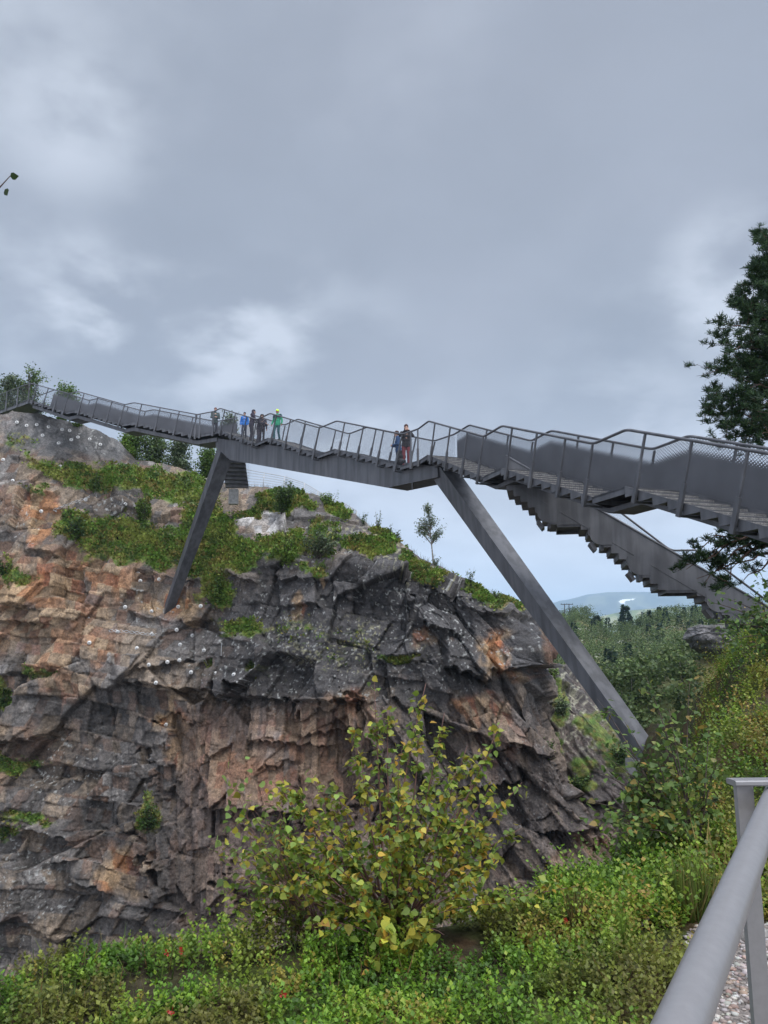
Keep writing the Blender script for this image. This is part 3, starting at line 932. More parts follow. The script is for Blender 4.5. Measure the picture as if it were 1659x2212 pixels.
    if hat:
        mb.ball(H + V3((0, -.008, .062)), (.088, .102, .086), 14, 10); mb.ball(H + V3((0, -.035, .0)), (.080, .075, .075), 12, 8)
        remeshed(mb, 'hat', .012, cloth(hat), t, 2)
    if hood or not hat:
        mb = MB(); mb.ball(H + V3((0, -.02, .045)), (.092, .10, .092), 14, 10); mb.ball(H + V3((0, -.045, -.05)), (.09, .075, .09), 12, 8); cap(mb, [H + V3((0, -.03, -.08)), Nk + V3((0, -.03, .02))], [.085, .095])
        remeshed(mb, 'hood' if hood else 'hair', .014, cloth(hood or hair), t, 2)
    return t


def deck_z(L, q):
    i = max(0, min(len(L.k) - 1, int(np.searchsorted(L.s, q, side='right')) - 1))
    if L.k[i] == 'L': return L.z[i]
    n = L.steps[i]; tr = (L.s[i + 1] - L.s[i]) / n; k = min(n - 1, int((q - L.s[i]) / tr)); return L.z[i] - (L.z[i] - L.z[i + 1]) / n * (k + 1)


def stand(L, u, off):
    """place on the deck, off metres from the near edge, seen at u"""
    qs = np.linspace(-1.2, L.s[-1] + .6, 900); best = min(qs, key=lambda q: abs(float(PROJ(np.array(L.pt(q, deck_z(L, q), off)))[0]) - u))
    return L.pt(best, deck_z(L, best), off)


CAMW = lambda p: V3((-p.x, -p.y, 0))
DARK = (.022, .020, .030)
q = stand(AB, 463, .42); q.z = 12.39
person('person in grey green jacket and brown hat at the rail beside the gate panel', q, CAMW(q) + V3((8, 0, 0)), 1.74, (.42, .25, .19), (.060, .085, .080), (.022, .024, .032), (.03, .03, .03), (.12, .045, .035), 'hold', lean=.08)
q = stand(AB, 527, .75)
person('child in a bright blue jacket and dark hat walking down the stair', q, AB.d - AB.side * .8, 1.46, (.42, .25, .19), (.020, .17, .55), (.035, .040, .065), (.03, .03, .03), (.018, .018, .028), 'hang', stance='step')
q = stand(AB, 542, .62)
person('tall person in a dark jacket seen from behind next to the child in blue', q, AB.side * 1 + AB.d * .3, 1.86, (.35, .22, .17), (.034, .030, .048), (.028, .026, .036), (.02, .02, .02), (.020, .016, .018), 'rail', hood=(.034, .03, .048), lean=.12, stance='wide')
q = stand(AB, 558, .62)
person('person in black bending forward between the tall person and the green jacket', q, AB.d * .7 + AB.side * .5, 1.72, (.35, .22, .17), DARK, (.028, .024, .034), (.02, .02, .02), (.018, .014, .014), 'rail', lean=.22, stance='wide')
q = stand(AB, 565, 1.2)
person('person mostly hidden behind the one in black, only dark head and shoulder showing', q, AB.d * 1 - AB.side * .2, 1.62, (.40, .25, .19), (.030, .026, .040), (.025, .025, .03), (.02, .02, .02), (.016, .013, .013), 'hang', lean=.1)
q = stand(AB, 598, .62)
person('person in dark shouldered green jacket and neon yellow hat coming down the stair', q, AB.d * .6 - AB.side * 1, 1.66, (.30, .12, .09), (.030, .30, .16), (.020, .085, .095), (.03, .03, .03), (.55, .90, .02), 'swing', yoke=(.012, .045, .05), head_yaw=.3, stance='step')
q = stand(AB, 877, .36); q.z = 7.07
person('person in dark jacket and wine red trousers with hands raised to the face', q, CAMW(q) + V3((3, 0, 0)), 1.74, (.45, .27, .20), (.020, .018, .022), (.17, .028, .035), (.25, .24, .22), (.05, .022, .020), 'face', hood=(.05, .022, .020), lean=.10)
q2 = stand(AB, 861, .62); q2.z = 7.07
person('person in a dark blue jacket looking left behind the one in wine red trousers', q2, V3((-1, -.15, 0)), 1.72, (.45, .27, .20), (.016, .060, .16), (.025, .025, .03), (.03, .03, .03), (.045, .020, .018), 'hold', lean=.08)
bp = stand(AB, 866, .22); bp.z = 7.07
bag = thing('backpack', 'black backpack hanging low beside the wine red trousers', 'backpack', bp)
mb = MB(); cap(mb, [V3((-.06, 0, .25)), V3((.06, 0, .25))], [.15, .15]); cap(mb, [V3((-.07, 0, .45)), V3((.07, 0, .45))], [.14, .14]); cap(mb, [V3((-.04, 0, .62)), V3((.04, 0, .62))], [.10, .10])
remeshed(mb, 'bag_body', .02, cloth((.018, .018, .02)), bag, 3)
mb = MB(); cap(mb, [V3((-.05, -.13, .26)), V3((.05, -.13, .26))], [.08, .08]); remeshed(mb, 'front_pocket', .02, cloth((.05, .05, .055)), bag, 2)
for sx in (-1, 1):
    mb = MB(); mb.tube([V3((.08 * sx, .1, .62)), V3((.09 * sx, .2, .5)), V3((.09 * sx, .18, .3)), V3((.08 * sx, .12, .18))], .018, 6); mb.build('strap', cloth((.02, .02, .02)), bag, smooth=True)

# ------------------------------------------------------------------ the far cliff
def interp(x, tab): return np.interp(x, [a for a, b in tab], [b for a, b in tab])


SKY = [(-320, 870), (-60, 893), (0, 898), (18, 896), (27, 890), (89, 894), (128, 906), (178, 916), (220, 934), (262, 955), (297, 990), (345, 1000),
       (387, 1010), (440, 1032), (500, 1046), (560, 1049), (610, 1054), (655, 1064), (690, 1072), (742, 1098), (768, 1116), (800, 1140), (836, 1148),
       (875, 1183), (918, 1210), (954, 1224), (989, 1246), (1042, 1274), (1077, 1288), (1108, 1301), (1140, 1325)]
RIGHT = [(1285, 1095), (1300, 1106), (1323, 1138), (1345, 1156), (1367, 1170), (1406, 1181), (1426, 1172), (1461, 1174), (1516, 1187), (1611, 1236), (1685, 1268),
         (1800, 1330), (1900, 1365), (2300, 1450)]
BRK = [(-320, 1330), (0, 1290), (130, 1220), (250, 1235), (450, 1255), (560, 1210), (700, 1205), (850, 1235), (950, 1262), (1110, 1330)]
YT = [(-320, 55), (0, 52.2), (100, 52.6), (220, 53.5), (300, 56), (440, 55), (520, 52.5), (680, 52), (768, 51), (950, 49.5), (1110, 47.5), (1200, 47)]
YB = [(-320, 50), (0, 48.6), (130, 48.2), (355, 48.5), (560, 47.6), (700, 47.0), (900, 46.5), (1110, 46.2), (1300, 46)]
YL = [(-320, 46), (0, 44.8), (355, 44.6), (700, 44.4), (1110, 44.2), (1400, 43.5)]


def PN(u, v, Y):
    a = (u - 829.5) / 1663; b = (1106 - v) / 1663
    yd = CP - SP * b; zd = SP + CP * b
    return np.stack([a / yd * Y, Y, zd / yd * Y], -1)


def zones(u, v, tab, wob=14, seed=3, sharp=0.35):
    """sum of soft-edged ellipses with ragged borders; tab rows: u, v, half width, half height, weight, tilt"""
    wu = u + wob * 2.4 * (fbm(u / 38, v / 38, oct=4, seed=seed) - 0.5) * 2; wv = v + wob * 1.5 * (fbm(u / 38, v / 38, oct=4, seed=seed + 9) - 0.5) * 2
    r = np.zeros_like(u)
    for row in tab:
        cu, cv, a, b, w = row[:5]; th = rad(row[5]) if len(row) > 5 else 0
        du, dv = wu - cu, wv - cv
        e = np.hypot((du * math.cos(th) + dv * math.sin(th)) / a, (-du * math.sin(th) + dv * math.cos(th)) / b)
        r = np.maximum(r, w * (1 - sstep(1 - sharp, 1 + sharp, e)))
    return r


MOSS = [(165, 1028, 110, 20, 1, 12), (315, 1035, 110, 30, .9, 8), (260, 1165, 125, 48, 1, 12), (150, 1130, 32, 40, .9), (340, 1185, 70, 42, 1), (440, 1150, 60, 75, 1),
        (395, 1060, 70, 40, .8, 20), (470, 1135, 40, 55, .9), (505, 1200, 72, 36, 1), (560, 1107, 45, 12, 1), (620, 1085, 50, 30, .9), (676, 1238, 24, 20, .9),
        (797, 1183, 60, 22, .85, 12), (918, 1232, 56, 16, .9, 18), (860, 1421, 50, 9, 1), (525, 1356, 58, 22, .85), (458, 1426, 14, 8, 1), (540, 1437, 12, 9, .9),
        (310, 1085, 18, 46, .9), (475, 1276, 40, 38, 1), (430, 1225, 45, 30, .8), (620, 1185, 50, 40, .8), (700, 1160, 44, 44, .55), (100, 1000, 60, 14, .6, 30),
        (30, 950, 40, 22, .5), (105, 1545, 0.1, 0.1, 0), (95, 1455, 50, 12, .6, 10), (15, 1500, 20, 30, .7), (40, 1650, 60, 16, .7), (70, 1770, 60, 14, .6), (20, 1800, 40, 16, .6),
        (316, 1760, 26, 46, .7), (50, 1250, 50, 14, .6), (20, 1240, 14, 40, .7), (75, 1060, 40, 12, .5), (550, 1165, 14, 10, 0), (725, 1090, 34, 30, .8, 40), (830, 1160, 50, 9, .7, 32),
        (940, 1232, 60, 8, .6, 28), (1060, 1285, 50, 8, .8, 20), (1100, 1310, 30, 14, .7, 30), (1090, 1300, 60, 8, .7, 25), (640, 1360, 60, 40, .32), (740, 1400, 70, 50, .32),
        (560, 1450, 60, 30, .25), (1150, 1960, 40, 25, .6), (1195, 1960, 30, 15, .6)]
ORANGE = [(60, 1270, 110, 60, .75), (200, 1240, 120, 50, .6, 10), (95, 1110, 40, 70, .8, -25), (25, 1100, 30, 50, .3), (380, 1305, 55, 36, .85), (100, 1360, 130, 60, .45),
          (130, 1420, 60, 50, .5), (210, 1400, 30, 40, .5), (368, 1575, 22, 80, .9), (270, 1880, 52, 48, .9, 35), (540, 1680, 110, 50, 1), (640, 1590, 60, 60, .8), (760, 1560, 50, 60, .7),
          (720, 1650, 60, 80, .6), (450, 1640, 60, 80, .5), (1068, 1425, 26, 44, .9, 15), (1060, 1535, 40, 30, 1, 20), (1015, 1550, 20, 34, .8), (1080, 1600, 40, 60, .45, 30), (1150, 1400, 12, 40, .3),
          (693, 1250, 10, 14, .9), (640, 1310, 14, 20, .6), (1300, 1820, 50, 30, .75, 20), (1230, 1850, 40, 20, .5), (20, 1620, 40, 60, .55), (110, 1620, 60, 50, .35), (30, 940, 40, 25, .35),
          (920, 1380, 30, 16, .45), (1110, 1460, 30, 12, .5), (160, 1480, 40, 30, .4)]
PALE = [(20, 930, 30, 36, .9), (140, 925, 120, 50, .45), (560, 1140, 46, 34, 2.0), (495, 1128, 12, 10, 2), (485, 1152, 9, 13, 2), (320, 1400, 110, 90, .62), (300, 1345, 60, 30, .6),
        (385, 1455, 45, 24, .85), (250, 1480, 60, 30, .5), (120, 1090, 20, 60, .6, -25), (390, 1660, 50, 130, .45), (400, 1860, 45, 140, .7, 8), (500, 1555, 110, 50, .45), (620, 1560, 100, 50, .35),
        (60, 1920, 90, 110, .5), (120, 1770, 60, 60, .35), (450, 1950, 60, 60, .4), (200, 1990, 90, 60, .3), (250, 930, 30, 40, .6), (400, 1045, 40, 18, .5), (20, 1720, 90, 30, .35),
        (1075, 1700, 60, 60, .25), (180, 1850, 50, 40, .3), (1330, 1880, 50, 60, .2), (540, 1052, 50, 10, .7), (420, 1040, 40, 14, .8)]
BLACK = [(800, 1330, 380, 150, 1), (640, 1460, 230, 60, .9), (960, 1400, 200, 130, .9), (1130, 1390, 70, 110, 1), (700, 1120, 120, 50, .7), (230, 1105, 65, 38, .6), (190, 1560, 150, 110, .55),
         (250, 1800, 70, 60, .3), (60, 1160, 34, 60, .6), (90, 930, 60, 30, .5), (130, 980, 60, 40, .5), (960, 1650, 180, 130, .55), (1060, 1790, 100, 80, .8), (230, 1920, 80, 70, .4), (760, 1850, 150, 150, .45),
         (500, 1580, 10, 40, .8), (1200, 1800, 80, 40, .7), (400, 1730, 20, 60, .4), (1280, 1700, 90, 60, .4)]
LICH = [(800, 1360, 360, 160, .9), (560, 1420, 160, 110, 1), (230, 1105, 70, 40, 1.3), (210, 950, 70, 45, .8), (60, 1900, 110, 130, 1), (150, 1680, 110, 90, .8), (700, 1180, 150, 60, .9),
        (1080, 1380, 110, 110, .7), (1100, 1700, 140, 120, .6), (330, 1320, 60, 40, .9), (980, 1260, 120, 24, 1, 25), (40, 1140, 40, 50, .8), (700, 1440, 180, 40, 1.2)]
# protruding blocks and overhanging ledges: u0, v0, u1, v1 of the lower edge, how far it stands out, how high it fades out above
LEDGES = [(430, 1505, 800, 1516, .85, 260), (255, 1470, 440, 1492, 1.1, 120), (300, 1452, 420, 1425, .6, 45), (285, 1325, 430, 1350, .5, 40), (960, 1440, 1060, 1468, 1.2, 120), (1060, 1448, 1190, 1440, .9, 110),
          (990, 1700, 1130, 1690, 1.1, 150), (600, 1252, 690, 1250, .5, 30), (745, 1292, 785, 1300, .6, 30), (640, 1305, 700, 1312, .5, 30), (815, 1428, 910, 1432, .9, 40),
          (540, 1600, 720, 1612, .45, 50), (640, 1590, 780, 1570, .5, 60), (0, 1610, 120, 1590, .8, 120), (0, 1780, 170, 1815, .9, 120), (120, 1862, 190, 1850, .6, 60), (160, 1900, 250, 1925, .8, 80),
          (20, 1460, 140, 1450, .6, 60), (0, 1340, 120, 1350, .5, 60), (130, 990, 180, 1010, .5, 50), (20, 985, 130, 1015, .7, 90), (1080, 1600, 1200, 1640, .5, 60), (900, 1350, 1000, 1372, .4, 50),
          (1000, 1310, 1130, 1345, .4, 30), (430, 1745, 640, 1752, .6, 70), (1160, 1800, 1290, 1790, .8, 90), (1230, 1720, 1330, 1740, .5, 50), (330, 1240, 440, 1262, .5, 30), (470, 1238, 560, 1262, .6, 40), (60, 1068, 130, 1064, .5, 40),
          (60, 1190, 130, 1200, .5, 40), (450, 1640, 500, 1600, .35, 50), (560, 1660, 640, 1640, .3, 40)]


def rock_colour(u, v, ids, slopeup, p, blackboost=0.0):
    n = lambda a, b, s, o=4: fbm(u / a, v / b, oct=o, seed=s)
    col = np.empty(u.shape + (3,)); col[:] = (0.158, 0.138, 0.122)
    tint = (ids[0] - 0.5)[..., None]
    lerp = lambda c, t, k: c + (np.asarray(t) - c) * np.clip(k, 0, 1)[..., None]
    pale = zones(u, v, PALE, 16, 21)
    col = lerp(col, (0.34, 0.305, 0.275), np.minimum(pale, 1) * (0.45 + 0.55 * ids[1]))
    col = lerp(col, (0.62, 0.60, 0.58), pale - 1)
    bl = np.clip(zones(u, v, BLACK, 26, 5, 0.5) + blackboost, 0, 1)
    col = lerp(col, (0.070, 0.068, 0.072), bl * (0.62 + 0.38 * n(20, 20, 31)))
    notb = np.clip(1 - bl * 1.1, 0, 1)
    col = lerp(col, (0.36, 0.265, 0.175), notb * (ids[1] > .58) * .7)
    col = lerp(col, (0.26, 0.135, 0.075), notb * ((ids[1] > .32) & (ids[1] < .42)) * .55)
    col = lerp(col, (0.36, 0.335, 0.31), notb * (ids[1] < .22) * .55)
    orr = zones(u, v, ORANGE, 22, 8, 0.6)
    warm = np.where((ids[2] > 0.5)[..., None], np.array((0.42, 0.195, 0.080)), np.array((0.44, 0.29, 0.155)))
    warm = np.where((ids[2] > 0.85)[..., None], np.array((0.42, 0.15, 0.06)), warm)
    k = 1.25 * orr * sstep(0.16, 0.48, 0.5 * ids[1] + 0.75 * n(26, 34, 41) - 0.1)
    col = col + (warm - col) * np.clip(k, 0, 1)[..., None]
    # pinkish tone of the lower bare wall
    low = sstep(1505, 1540, v) * sstep(330, 400, u) * (1 - sstep(800, 960, u))
    col = lerp(col, (0.25, 0.165, 0.125), low * 0.55)
    right = sstep(900, 1050, u) * sstep(1450, 1560, v)
    col = lerp(col, (0.19, 0.145, 0.125), right * 0.5)
    col = col * (1 + 1.05 * tint)
    dm = zones(u, v, [(130, 930, 125, 46, 1), (230, 955, 50, 40, 1)], 10, 17, .4)
    dk_ = sstep(.45, .6, fbm(u / 22, v / 34, oct=4, seed=18))
    col = lerp(col, (0.25, 0.245, 0.24), dm * .9); col = lerp(col, (0.085, 0.085, 0.085), dm * dk_ * .75)
    lowl = sstep(1540, 1640, v) * (1 - sstep(380, 460, u)) * sstep(.42, .6, fbm(u / 60, v / 50, oct=4, seed=19))
    col = lerp(col, (0.085, 0.078, 0.075), lowl * .6)
    # seepage streaks running down the face
    st = sstep(0.60, 0.75, fbm(u / 7, v / 120, oct=3, seed=77)) * sstep(1380, 1500, v)
    col = lerp(col, (0.06, 0.055, 0.055), st * 0.45)
    # white lichen specks
    lz = zones(u, v, LICH, 20, 13, 0.6)
    sp = vnoise(u / 3.1, v / 2.9, seed=91) * 0.55 + vnoise(u / 6.5, v / 6.5, seed=92) * 0.45
    thr = 0.83 - 0.13 * lz * (0.35 + 1.1 * n(40, 40, 93))
    col = lerp(col, (0.55, 0.56, 0.53), sstep(thr, thr + 0.05, sp) * np.clip(lz * 1.4, 0, 1) * 0.75)
    yl = sstep(0.66, 0.74, vnoise(u / 4.5, v / 4, seed=95) * 0.6 + n(30, 30, 96) * 0.45) * zones(u, v, [(760, 1400, 130, 60, 1), (850, 1200, 130, 40, 1, 25), (950, 1240, 130, 24, 1, 25), (1060, 1300, 60, 20, 1, 25), (640, 1370, 50, 30, .7)], 16, 97)
    col = lerp(col, (0.42, 0.40, 0.24), yl * 0.7)
    white = np.clip(pale - 1, 0, 1)[..., None]
    g_ = col.mean(-1, keepdims=True); col = col * .92 + g_ * .08
    return np.clip(col * (0.66 + .34 * white), 0.016, 0.8)


def moss_colour(u, v):
    a = fbm(u / 30, v / 14, oct=4, seed=51); b = fbm(u / 9, v / 6, oct=3, seed=52)
    g1 = np.array((0.120, 0.205, 0.036)); g2 = np.array((0.210, 0.245, 0.055)); g3 = np.array((0.25, 0.175, 0.065)); g4 = np.array((0.060, 0.105, 0.030))
    c = g1 + (g2 - g1) * sstep(0.42, 0.62, a)[..., None]
    c = c + (g4 - c) * (sstep(0.5, 0.68, fbm(u / 24, v / 18, oct=3, seed=54)) * 0.8)[..., None]
    c = c + (g3 - c) * (sstep(0.55, 0.72, b) * 0.7)[..., None]
    return c


def displace(u, v, Pn, amp, ledges=True):
    """how far the rock stands out of its mean face, with cell numbers for tinting"""
    x = Pn[..., 0]; z = Pn[..., 2] + 0.5 * (Pn[..., 1] - 46)
    wx = x + 0.35 * (fbm(x / 2.4, z / 2.4, oct=2, seed=61) - 0.5); wz = z + 0.35 * (fbm(x / 2.0, z / 2.0, oct=2, seed=62) - 0.5)
    def rot(a, sx, sy):
        c, s = math.cos(rad(a)), math.sin(rad(a)); return (wx * c + wz * s) / sx, (-wx * s + wz * c) / sy
    m_r = sstep(820, 960, u + 420 * (fbm(u / 130, v / 130, oct=4, seed=63) - 0.5) + (v - 1500) * 0.15) > 0.5
    m_c = (zones(u, v, [(560, 1640, 230, 140, 1), (420, 1840, 110, 160, 1), (700, 1640, 120, 130, 1)], 40, 64, 0.5) > 0.5) & ~m_r
    sets = []
    for (ang, s1, s2, sd) in ((-9, 1.5, 1.9, 100), (-58, 2.6, 1.05, 200), (-86, 2.2, 1.1, 300)):
        d = 0
        ids = None
        for sc, am, tl in ((2.4, 1.5, 0.50), (0.95, 0.66, 0.34), (0.38, 0.20, 0.34), (0.15, 0.075, 0.4)):
            px, py = rot(ang, s1 * sc, s2 * sc)
            h1, h2, h3, dx, dy, bd = (blocks if sc in (.95, .38) else voro)(px, py, sd + int(sc * 100))
            d = d + am * (h1 - 0.5) + am * tl * 2.2 * ((h2 - .5) * dx + (h3 - .5) * dy) - am * 0.05 * (1 - sstep(0, 0.06, bd))
            if sc == 0.95: ids = [h1, h2, h3]
            elif sc == 0.38: ids = [0.55 * ids[0] + 0.45 * h1, 0.5 * ids[1] + .5 * h2, h3]
        sets.append((d, ids))
    pick = lambda k: np.where(m_r, sets[1][1][k], np.where(m_c, sets[2][1][k], sets[0][1][k]))
    d = np.where(m_r, sets[1][0], np.where(m_c, sets[2][0], sets[0][0])) * amp
    ids = [pick(0), pick(1), pick(2)]
    d = d + 0.9 * (fbm(x / 7, z / 5, oct=3, seed=70) - 0.5) + 0.10 * (fbm(x / .5, z / .4, oct=3, seed=71) - 0.5)
    if ledges:
        for (u0, v0, u1, v1, h, ht) in LEDGES:
            t = (u - u0) / (u1 - u0)
            lv = v0 + (v1 - v0) * t + 16 * (fbm(u / 14, u * 0, oct=3, seed=int(v0)) - .5)
            a = sstep(-0.06, 0.10, t) * (1 - sstep(0.90, 1.06, t))
            up_ = np.clip((lv - v) / ht, 0, 1)
            prof = np.where(v < lv, (1 - up_) ** 1.3, 0) 
            under = np.where(v >= lv, -0.35 * np.exp(-(v - lv) / 12.0), 0)
            d = d + h * a * (prof + under)
    return d, ids


def cliff_grid(ns, n1, n2, u0, right, vtop_tab, brk_tab, yt, yb, yl, vbot, amp, back, curl=5.0):
    s = np.linspace(0, 1, ns) ** 0.94
    ulin = u0 + s * (np.interp(right[0][0], [q[0] for q in right], [q[1] for q in right]) - u0)
    vt = interp(ulin, vtop_tab); vt = vt + 3.0 * (fbm(ulin / 13, ulin * 0, oct=4, seed=5) - .5) * 2
    vb = np.maximum(interp(ulin, brk_tab), vt + 20)
    t1 = np.linspace(0, 1, n1); t2 = np.linspace(0, 1, n2 + 1)[1:]
    Vv = np.concatenate([vbot + (vb - vbot)[:, None] * t1[None, :], vb[:, None] + (vt - vb)[:, None] * t2[None, :]], 1)      # ns x nt
    um = interp(Vv, right)
    U = u0 + s[:, None] * (um - u0)
    Yl, Yb, Yt = interp(U, yl), interp(U, yb), interp(U, yt)
    T = np.concatenate([t1, 1 + t2])[None, :]
    Y = np.where(T <= 1, Yl + (Yb - Yl) * T, Yb + (Yt - Yb) * np.clip(T - 1, 0, 1) ** 1.15)
    edge = np.clip((s - 0.955) / 0.045, 0, 1)[:, None]
    Y = Y + curl * edge ** 2
    P0 = PN(U, Vv, Y)
    ga = np.gradient(P0, axis=0); gb = np.gradient(P0, axis=1)
    N = np.cross(ga, gb); N /= np.linalg.norm(N, axis=-1, keepdims=True) + 1e-9
    flip = np.where(N[..., 1:2] > 0, -1.0, 1.0); N = N * flip
    for _ in range(12):
        N[1:-1] = (N[:-2] + N[1:-1] * 2 + N[2:]) / 4; N[:, 1:-1] = (N[:, :-2] + N[:, 1:-1] * 2 + N[:, 2:]) / 4
    N /= np.linalg.norm(N, axis=-1, keepdims=True) + 1e-9
    return U, Vv, P0, N, T


mossF = lambda u, v: np.clip(zones(u, v, MOSS, 15, 3, 0.45), 0, 1)
U, Vv, P0, N, T = cliff_grid(760, 470, 190, -260, RIGHT, SKY, BRK, YT, YB, YL, 2240, 1.0, 40)
dsp, ids = displace(U, Vv, P0, 1.0)
mossw = mossF(U, Vv)
topfade = (1 - 0.85 * sstep(1.45, 1.9, T)) * (1 - .35 * sstep(.9, 1.2, T)) * np.ones_like(U)
dome = zones(U, Vv, [(140, 925, 130, 50, 1), (560, 1140, 50, 36, 1)], 6, 2)
dsp = dsp * (1 - 0.72 * np.minimum(mossw, 1)) * (1 - 0.6 * dome) * topfade
seat = zones(U, Vv, [(362, 1300, 46, 70, 1), (385, 1220, 40, 60, 1)], 5, 2, .5)          # the leg stands in a hollow cut for it
dsp = dsp * (1 - .85 * seat) - .45 * seat
dsp = dsp + 0.35 * mossw * (fbm(P0[..., 0] / 1.2, P0[..., 2] / .6, oct=4, seed=44) - 0.25)
PC = P0 + N * dsp[..., None]
pu, pv = PROJ(PC)
colr = rock_colour(U, Vv, ids, None, PC)
mc = moss_colour(U, Vv)
mk = sstep(0.32, 0.66, mossw + 0.85 * (fbm(U / 12, Vv / 8, oct=4, seed=33) - .5))
colr = colr + (mc * 0.8 - colr) * mk[..., None]
# plateau running back behind the edge
ns, ntt = U.shape
nb = 26
last = PC[:, -1]
hd = last[:, :2] / np.linalg.norm(last[:, :2], axis=1, keepdims=True)
bd = np.array([0.10, 1.0]); hd = hd * 0.35 + bd[None] * 0.65
rows = []
for k in range(1, nb + 1):
    dist = 0.35 * k + 0.10 * k * k
    q = last.copy(); q[:, :2] += hd * dist
    uu = U[:, -1]
    q[:, 2] += -0.10 * dist + 0.5 * (fbm(q[:, 0] / 3, q[:, 1] / 3, oct=3, seed=88) - .5) * min(1, dist / 2)
    bump = 13.0 * np.exp(-((uu - 420) / 46) ** 2) * math.exp(-((dist - 48) / 14) ** 2)
    q[:, 2] += bump
    rows.append(q)
BK = np.stack(rows, 1)
PA = np.concatenate([PC, BK], 1)
bcol = moss_colour(BK[..., 0] * 20, BK[..., 1] * 20) * 0.9
rk = sstep(.52, .6, fbm(BK[..., 0] / 2, BK[..., 1] / 2, oct=3, seed=4))[..., None]
bcol = bcol * (1 - rk * .6) + rk * .6 * np.array((.22, .2, .18))
CA = np.concatenate([colr, bcol], 1)
nt2 = ntt + nb


def grid_faces(a, b):
    i = np.arange(a * b).reshape(a, b)
    return np.stack([i[:-1, :-1], i[1:, :-1], i[1:, 1:], i[:-1, 1:]], -1).reshape(-1, 4)


cliff = put('cliff', mesh_np(PA.reshape(-1, 3), grid_faces(ns, nt2), CA.reshape(-1, 3)), M_ROCK); cliff['kind'] = 'structure'

# the second, farther spur to the right of the prow
SKY2 = [(1060, 1420), (1150, 1432), (1195, 1437), (1221, 1441), (1256, 1472), (1305, 1533), (1348, 1592), (1375, 1632), (1420, 1700), (1480, 1800), (1560, 1900)]
R2 = [(1400, 1520), (2240, 1600)]
BR2 = [(1060, 1520), (1195, 1510), (1256, 1540), (1348, 1660), (1420, 1770), (1560, 1960)]
Y2T = [(1060, 54), (1200, 53), (1350, 51), (1560, 50)]; Y2B = [(1060, 49.5), (1200, 49), (1350, 47.5), (1560, 46.5)]; Y2L = [(1060, 44.6), (1250, 43.6), (1350, 43.0), (1560, 42.5)]
U2, V2, P2, N2_, T2 = cliff_grid(190, 210, 90, 1080, R2, SKY2, BR2, Y2T, Y2B, Y2L, 2240, 1.0, 30, curl=0)
d2, id2 = displace(U2, V2, P2, 0.8)
m2 = np.clip(zones(U2, V2, [(1185, 1470, 26, 30, 1), (1215, 1520, 20, 60, .6), (1290, 1580, 60, 34, .7, 40), (1262, 1650, 40, 24, .6), (1205, 1610, 12, 40, .6), (1255, 1690, 50, 16, .9), (1350, 1640, 40, 30, .8, 40), (1160, 1950, 60, 30, .5), (1270, 1480, 40, 12, .8, 45), (1330, 1560, 50, 10, .8, 48)], 12, 3, .5), 0, 1)
d2 = d2 * (1 - .6 * m2)
PC2 = P2 + N2_ * d2[..., None]
c2 = rock_colour(U2, V2, id2, None, PC2, blackboost=0.6)
lich2 = sstep(.60, .70, vnoise(U2 / 4, V2 / 4, seed=5) * .6 + fbm(U2 / 25, V2 / 25, seed=6) * .45) * (1 - sstep(1560, 1700, V2))
c2 = c2 + (np.array((.40, .39, .29)) - c2) * (lich2 * .6)[..., None]
mk2 = sstep(.3, .6, m2 + .6 * (fbm(U2 / 9, V2 / 9, oct=4, seed=34) - .5))
c2 = c2 + (moss_colour(U2, V2) * .7 - c2) * mk2[..., None]
last = PC2[:, -1]; rows = []
for k in range(1, 15):
    q = last.copy(); dist = .5 * k + .1 * k * k; q[:, 1] += dist; q[:, 0] += .2 * dist; q[:, 2] -= .35 * dist; rows.append(q)
B2 = np.stack(rows, 1)
sp = put('cliff_spur', mesh_np(np.concatenate([PC2, B2], 1).reshape(-1, 3), grid_faces(190, PC2.shape[1] + 14), np.concatenate([c2, moss_colour(B2[..., 0] * 20, B2[..., 1] * 20)], 1).reshape(-1, 3)), M_ROCK)
sp['kind'] = 'structure'


def on_cliff(u, v, spur=False):
    """point of the cliff surface seen at (u, v) and its outward normal"""
    PCx, Nx = (PC2, N2_) if spur else (PC, N)
    a, b = PROJ(PCx)
    k = np.argmin((a - u) ** 2 + (b - v) ** 2); i, j = np.unravel_index(k, a.shape)
    return V3(PCx[i, j]), V3(Nx[i, j])


# ------------------------------------------------------------------ near bank, gravel, valley, mountains
_e = [P(*q) for q in ((-60, 2140, 4.3), (0, 2130, 4.4), (150, 2075, 4.6), (340, 2045, 4.8), (560, 2035, 4.9), (800, 2000, 5.0), (1000, 1985, 5.1), (1200, 1925, 5.6), (1350, 1858, 6.2), (1480, 1778, 6.9), (1560, 1600, 8.0),
                       (1620, 1480, 9.0), (1668, 1400, 10.0))]
EDGE = [(-16, 2.6, -1.8), (-7, 3.7, -1.75)] + [tuple(q) for q in _e] + [(5.6, 12, 0.1), (6.4, 16, -0.9), (6.7, 20.2, -2.3), (8.2, 25, -2.4), (14, 33, -3), (30, 44, -3)]


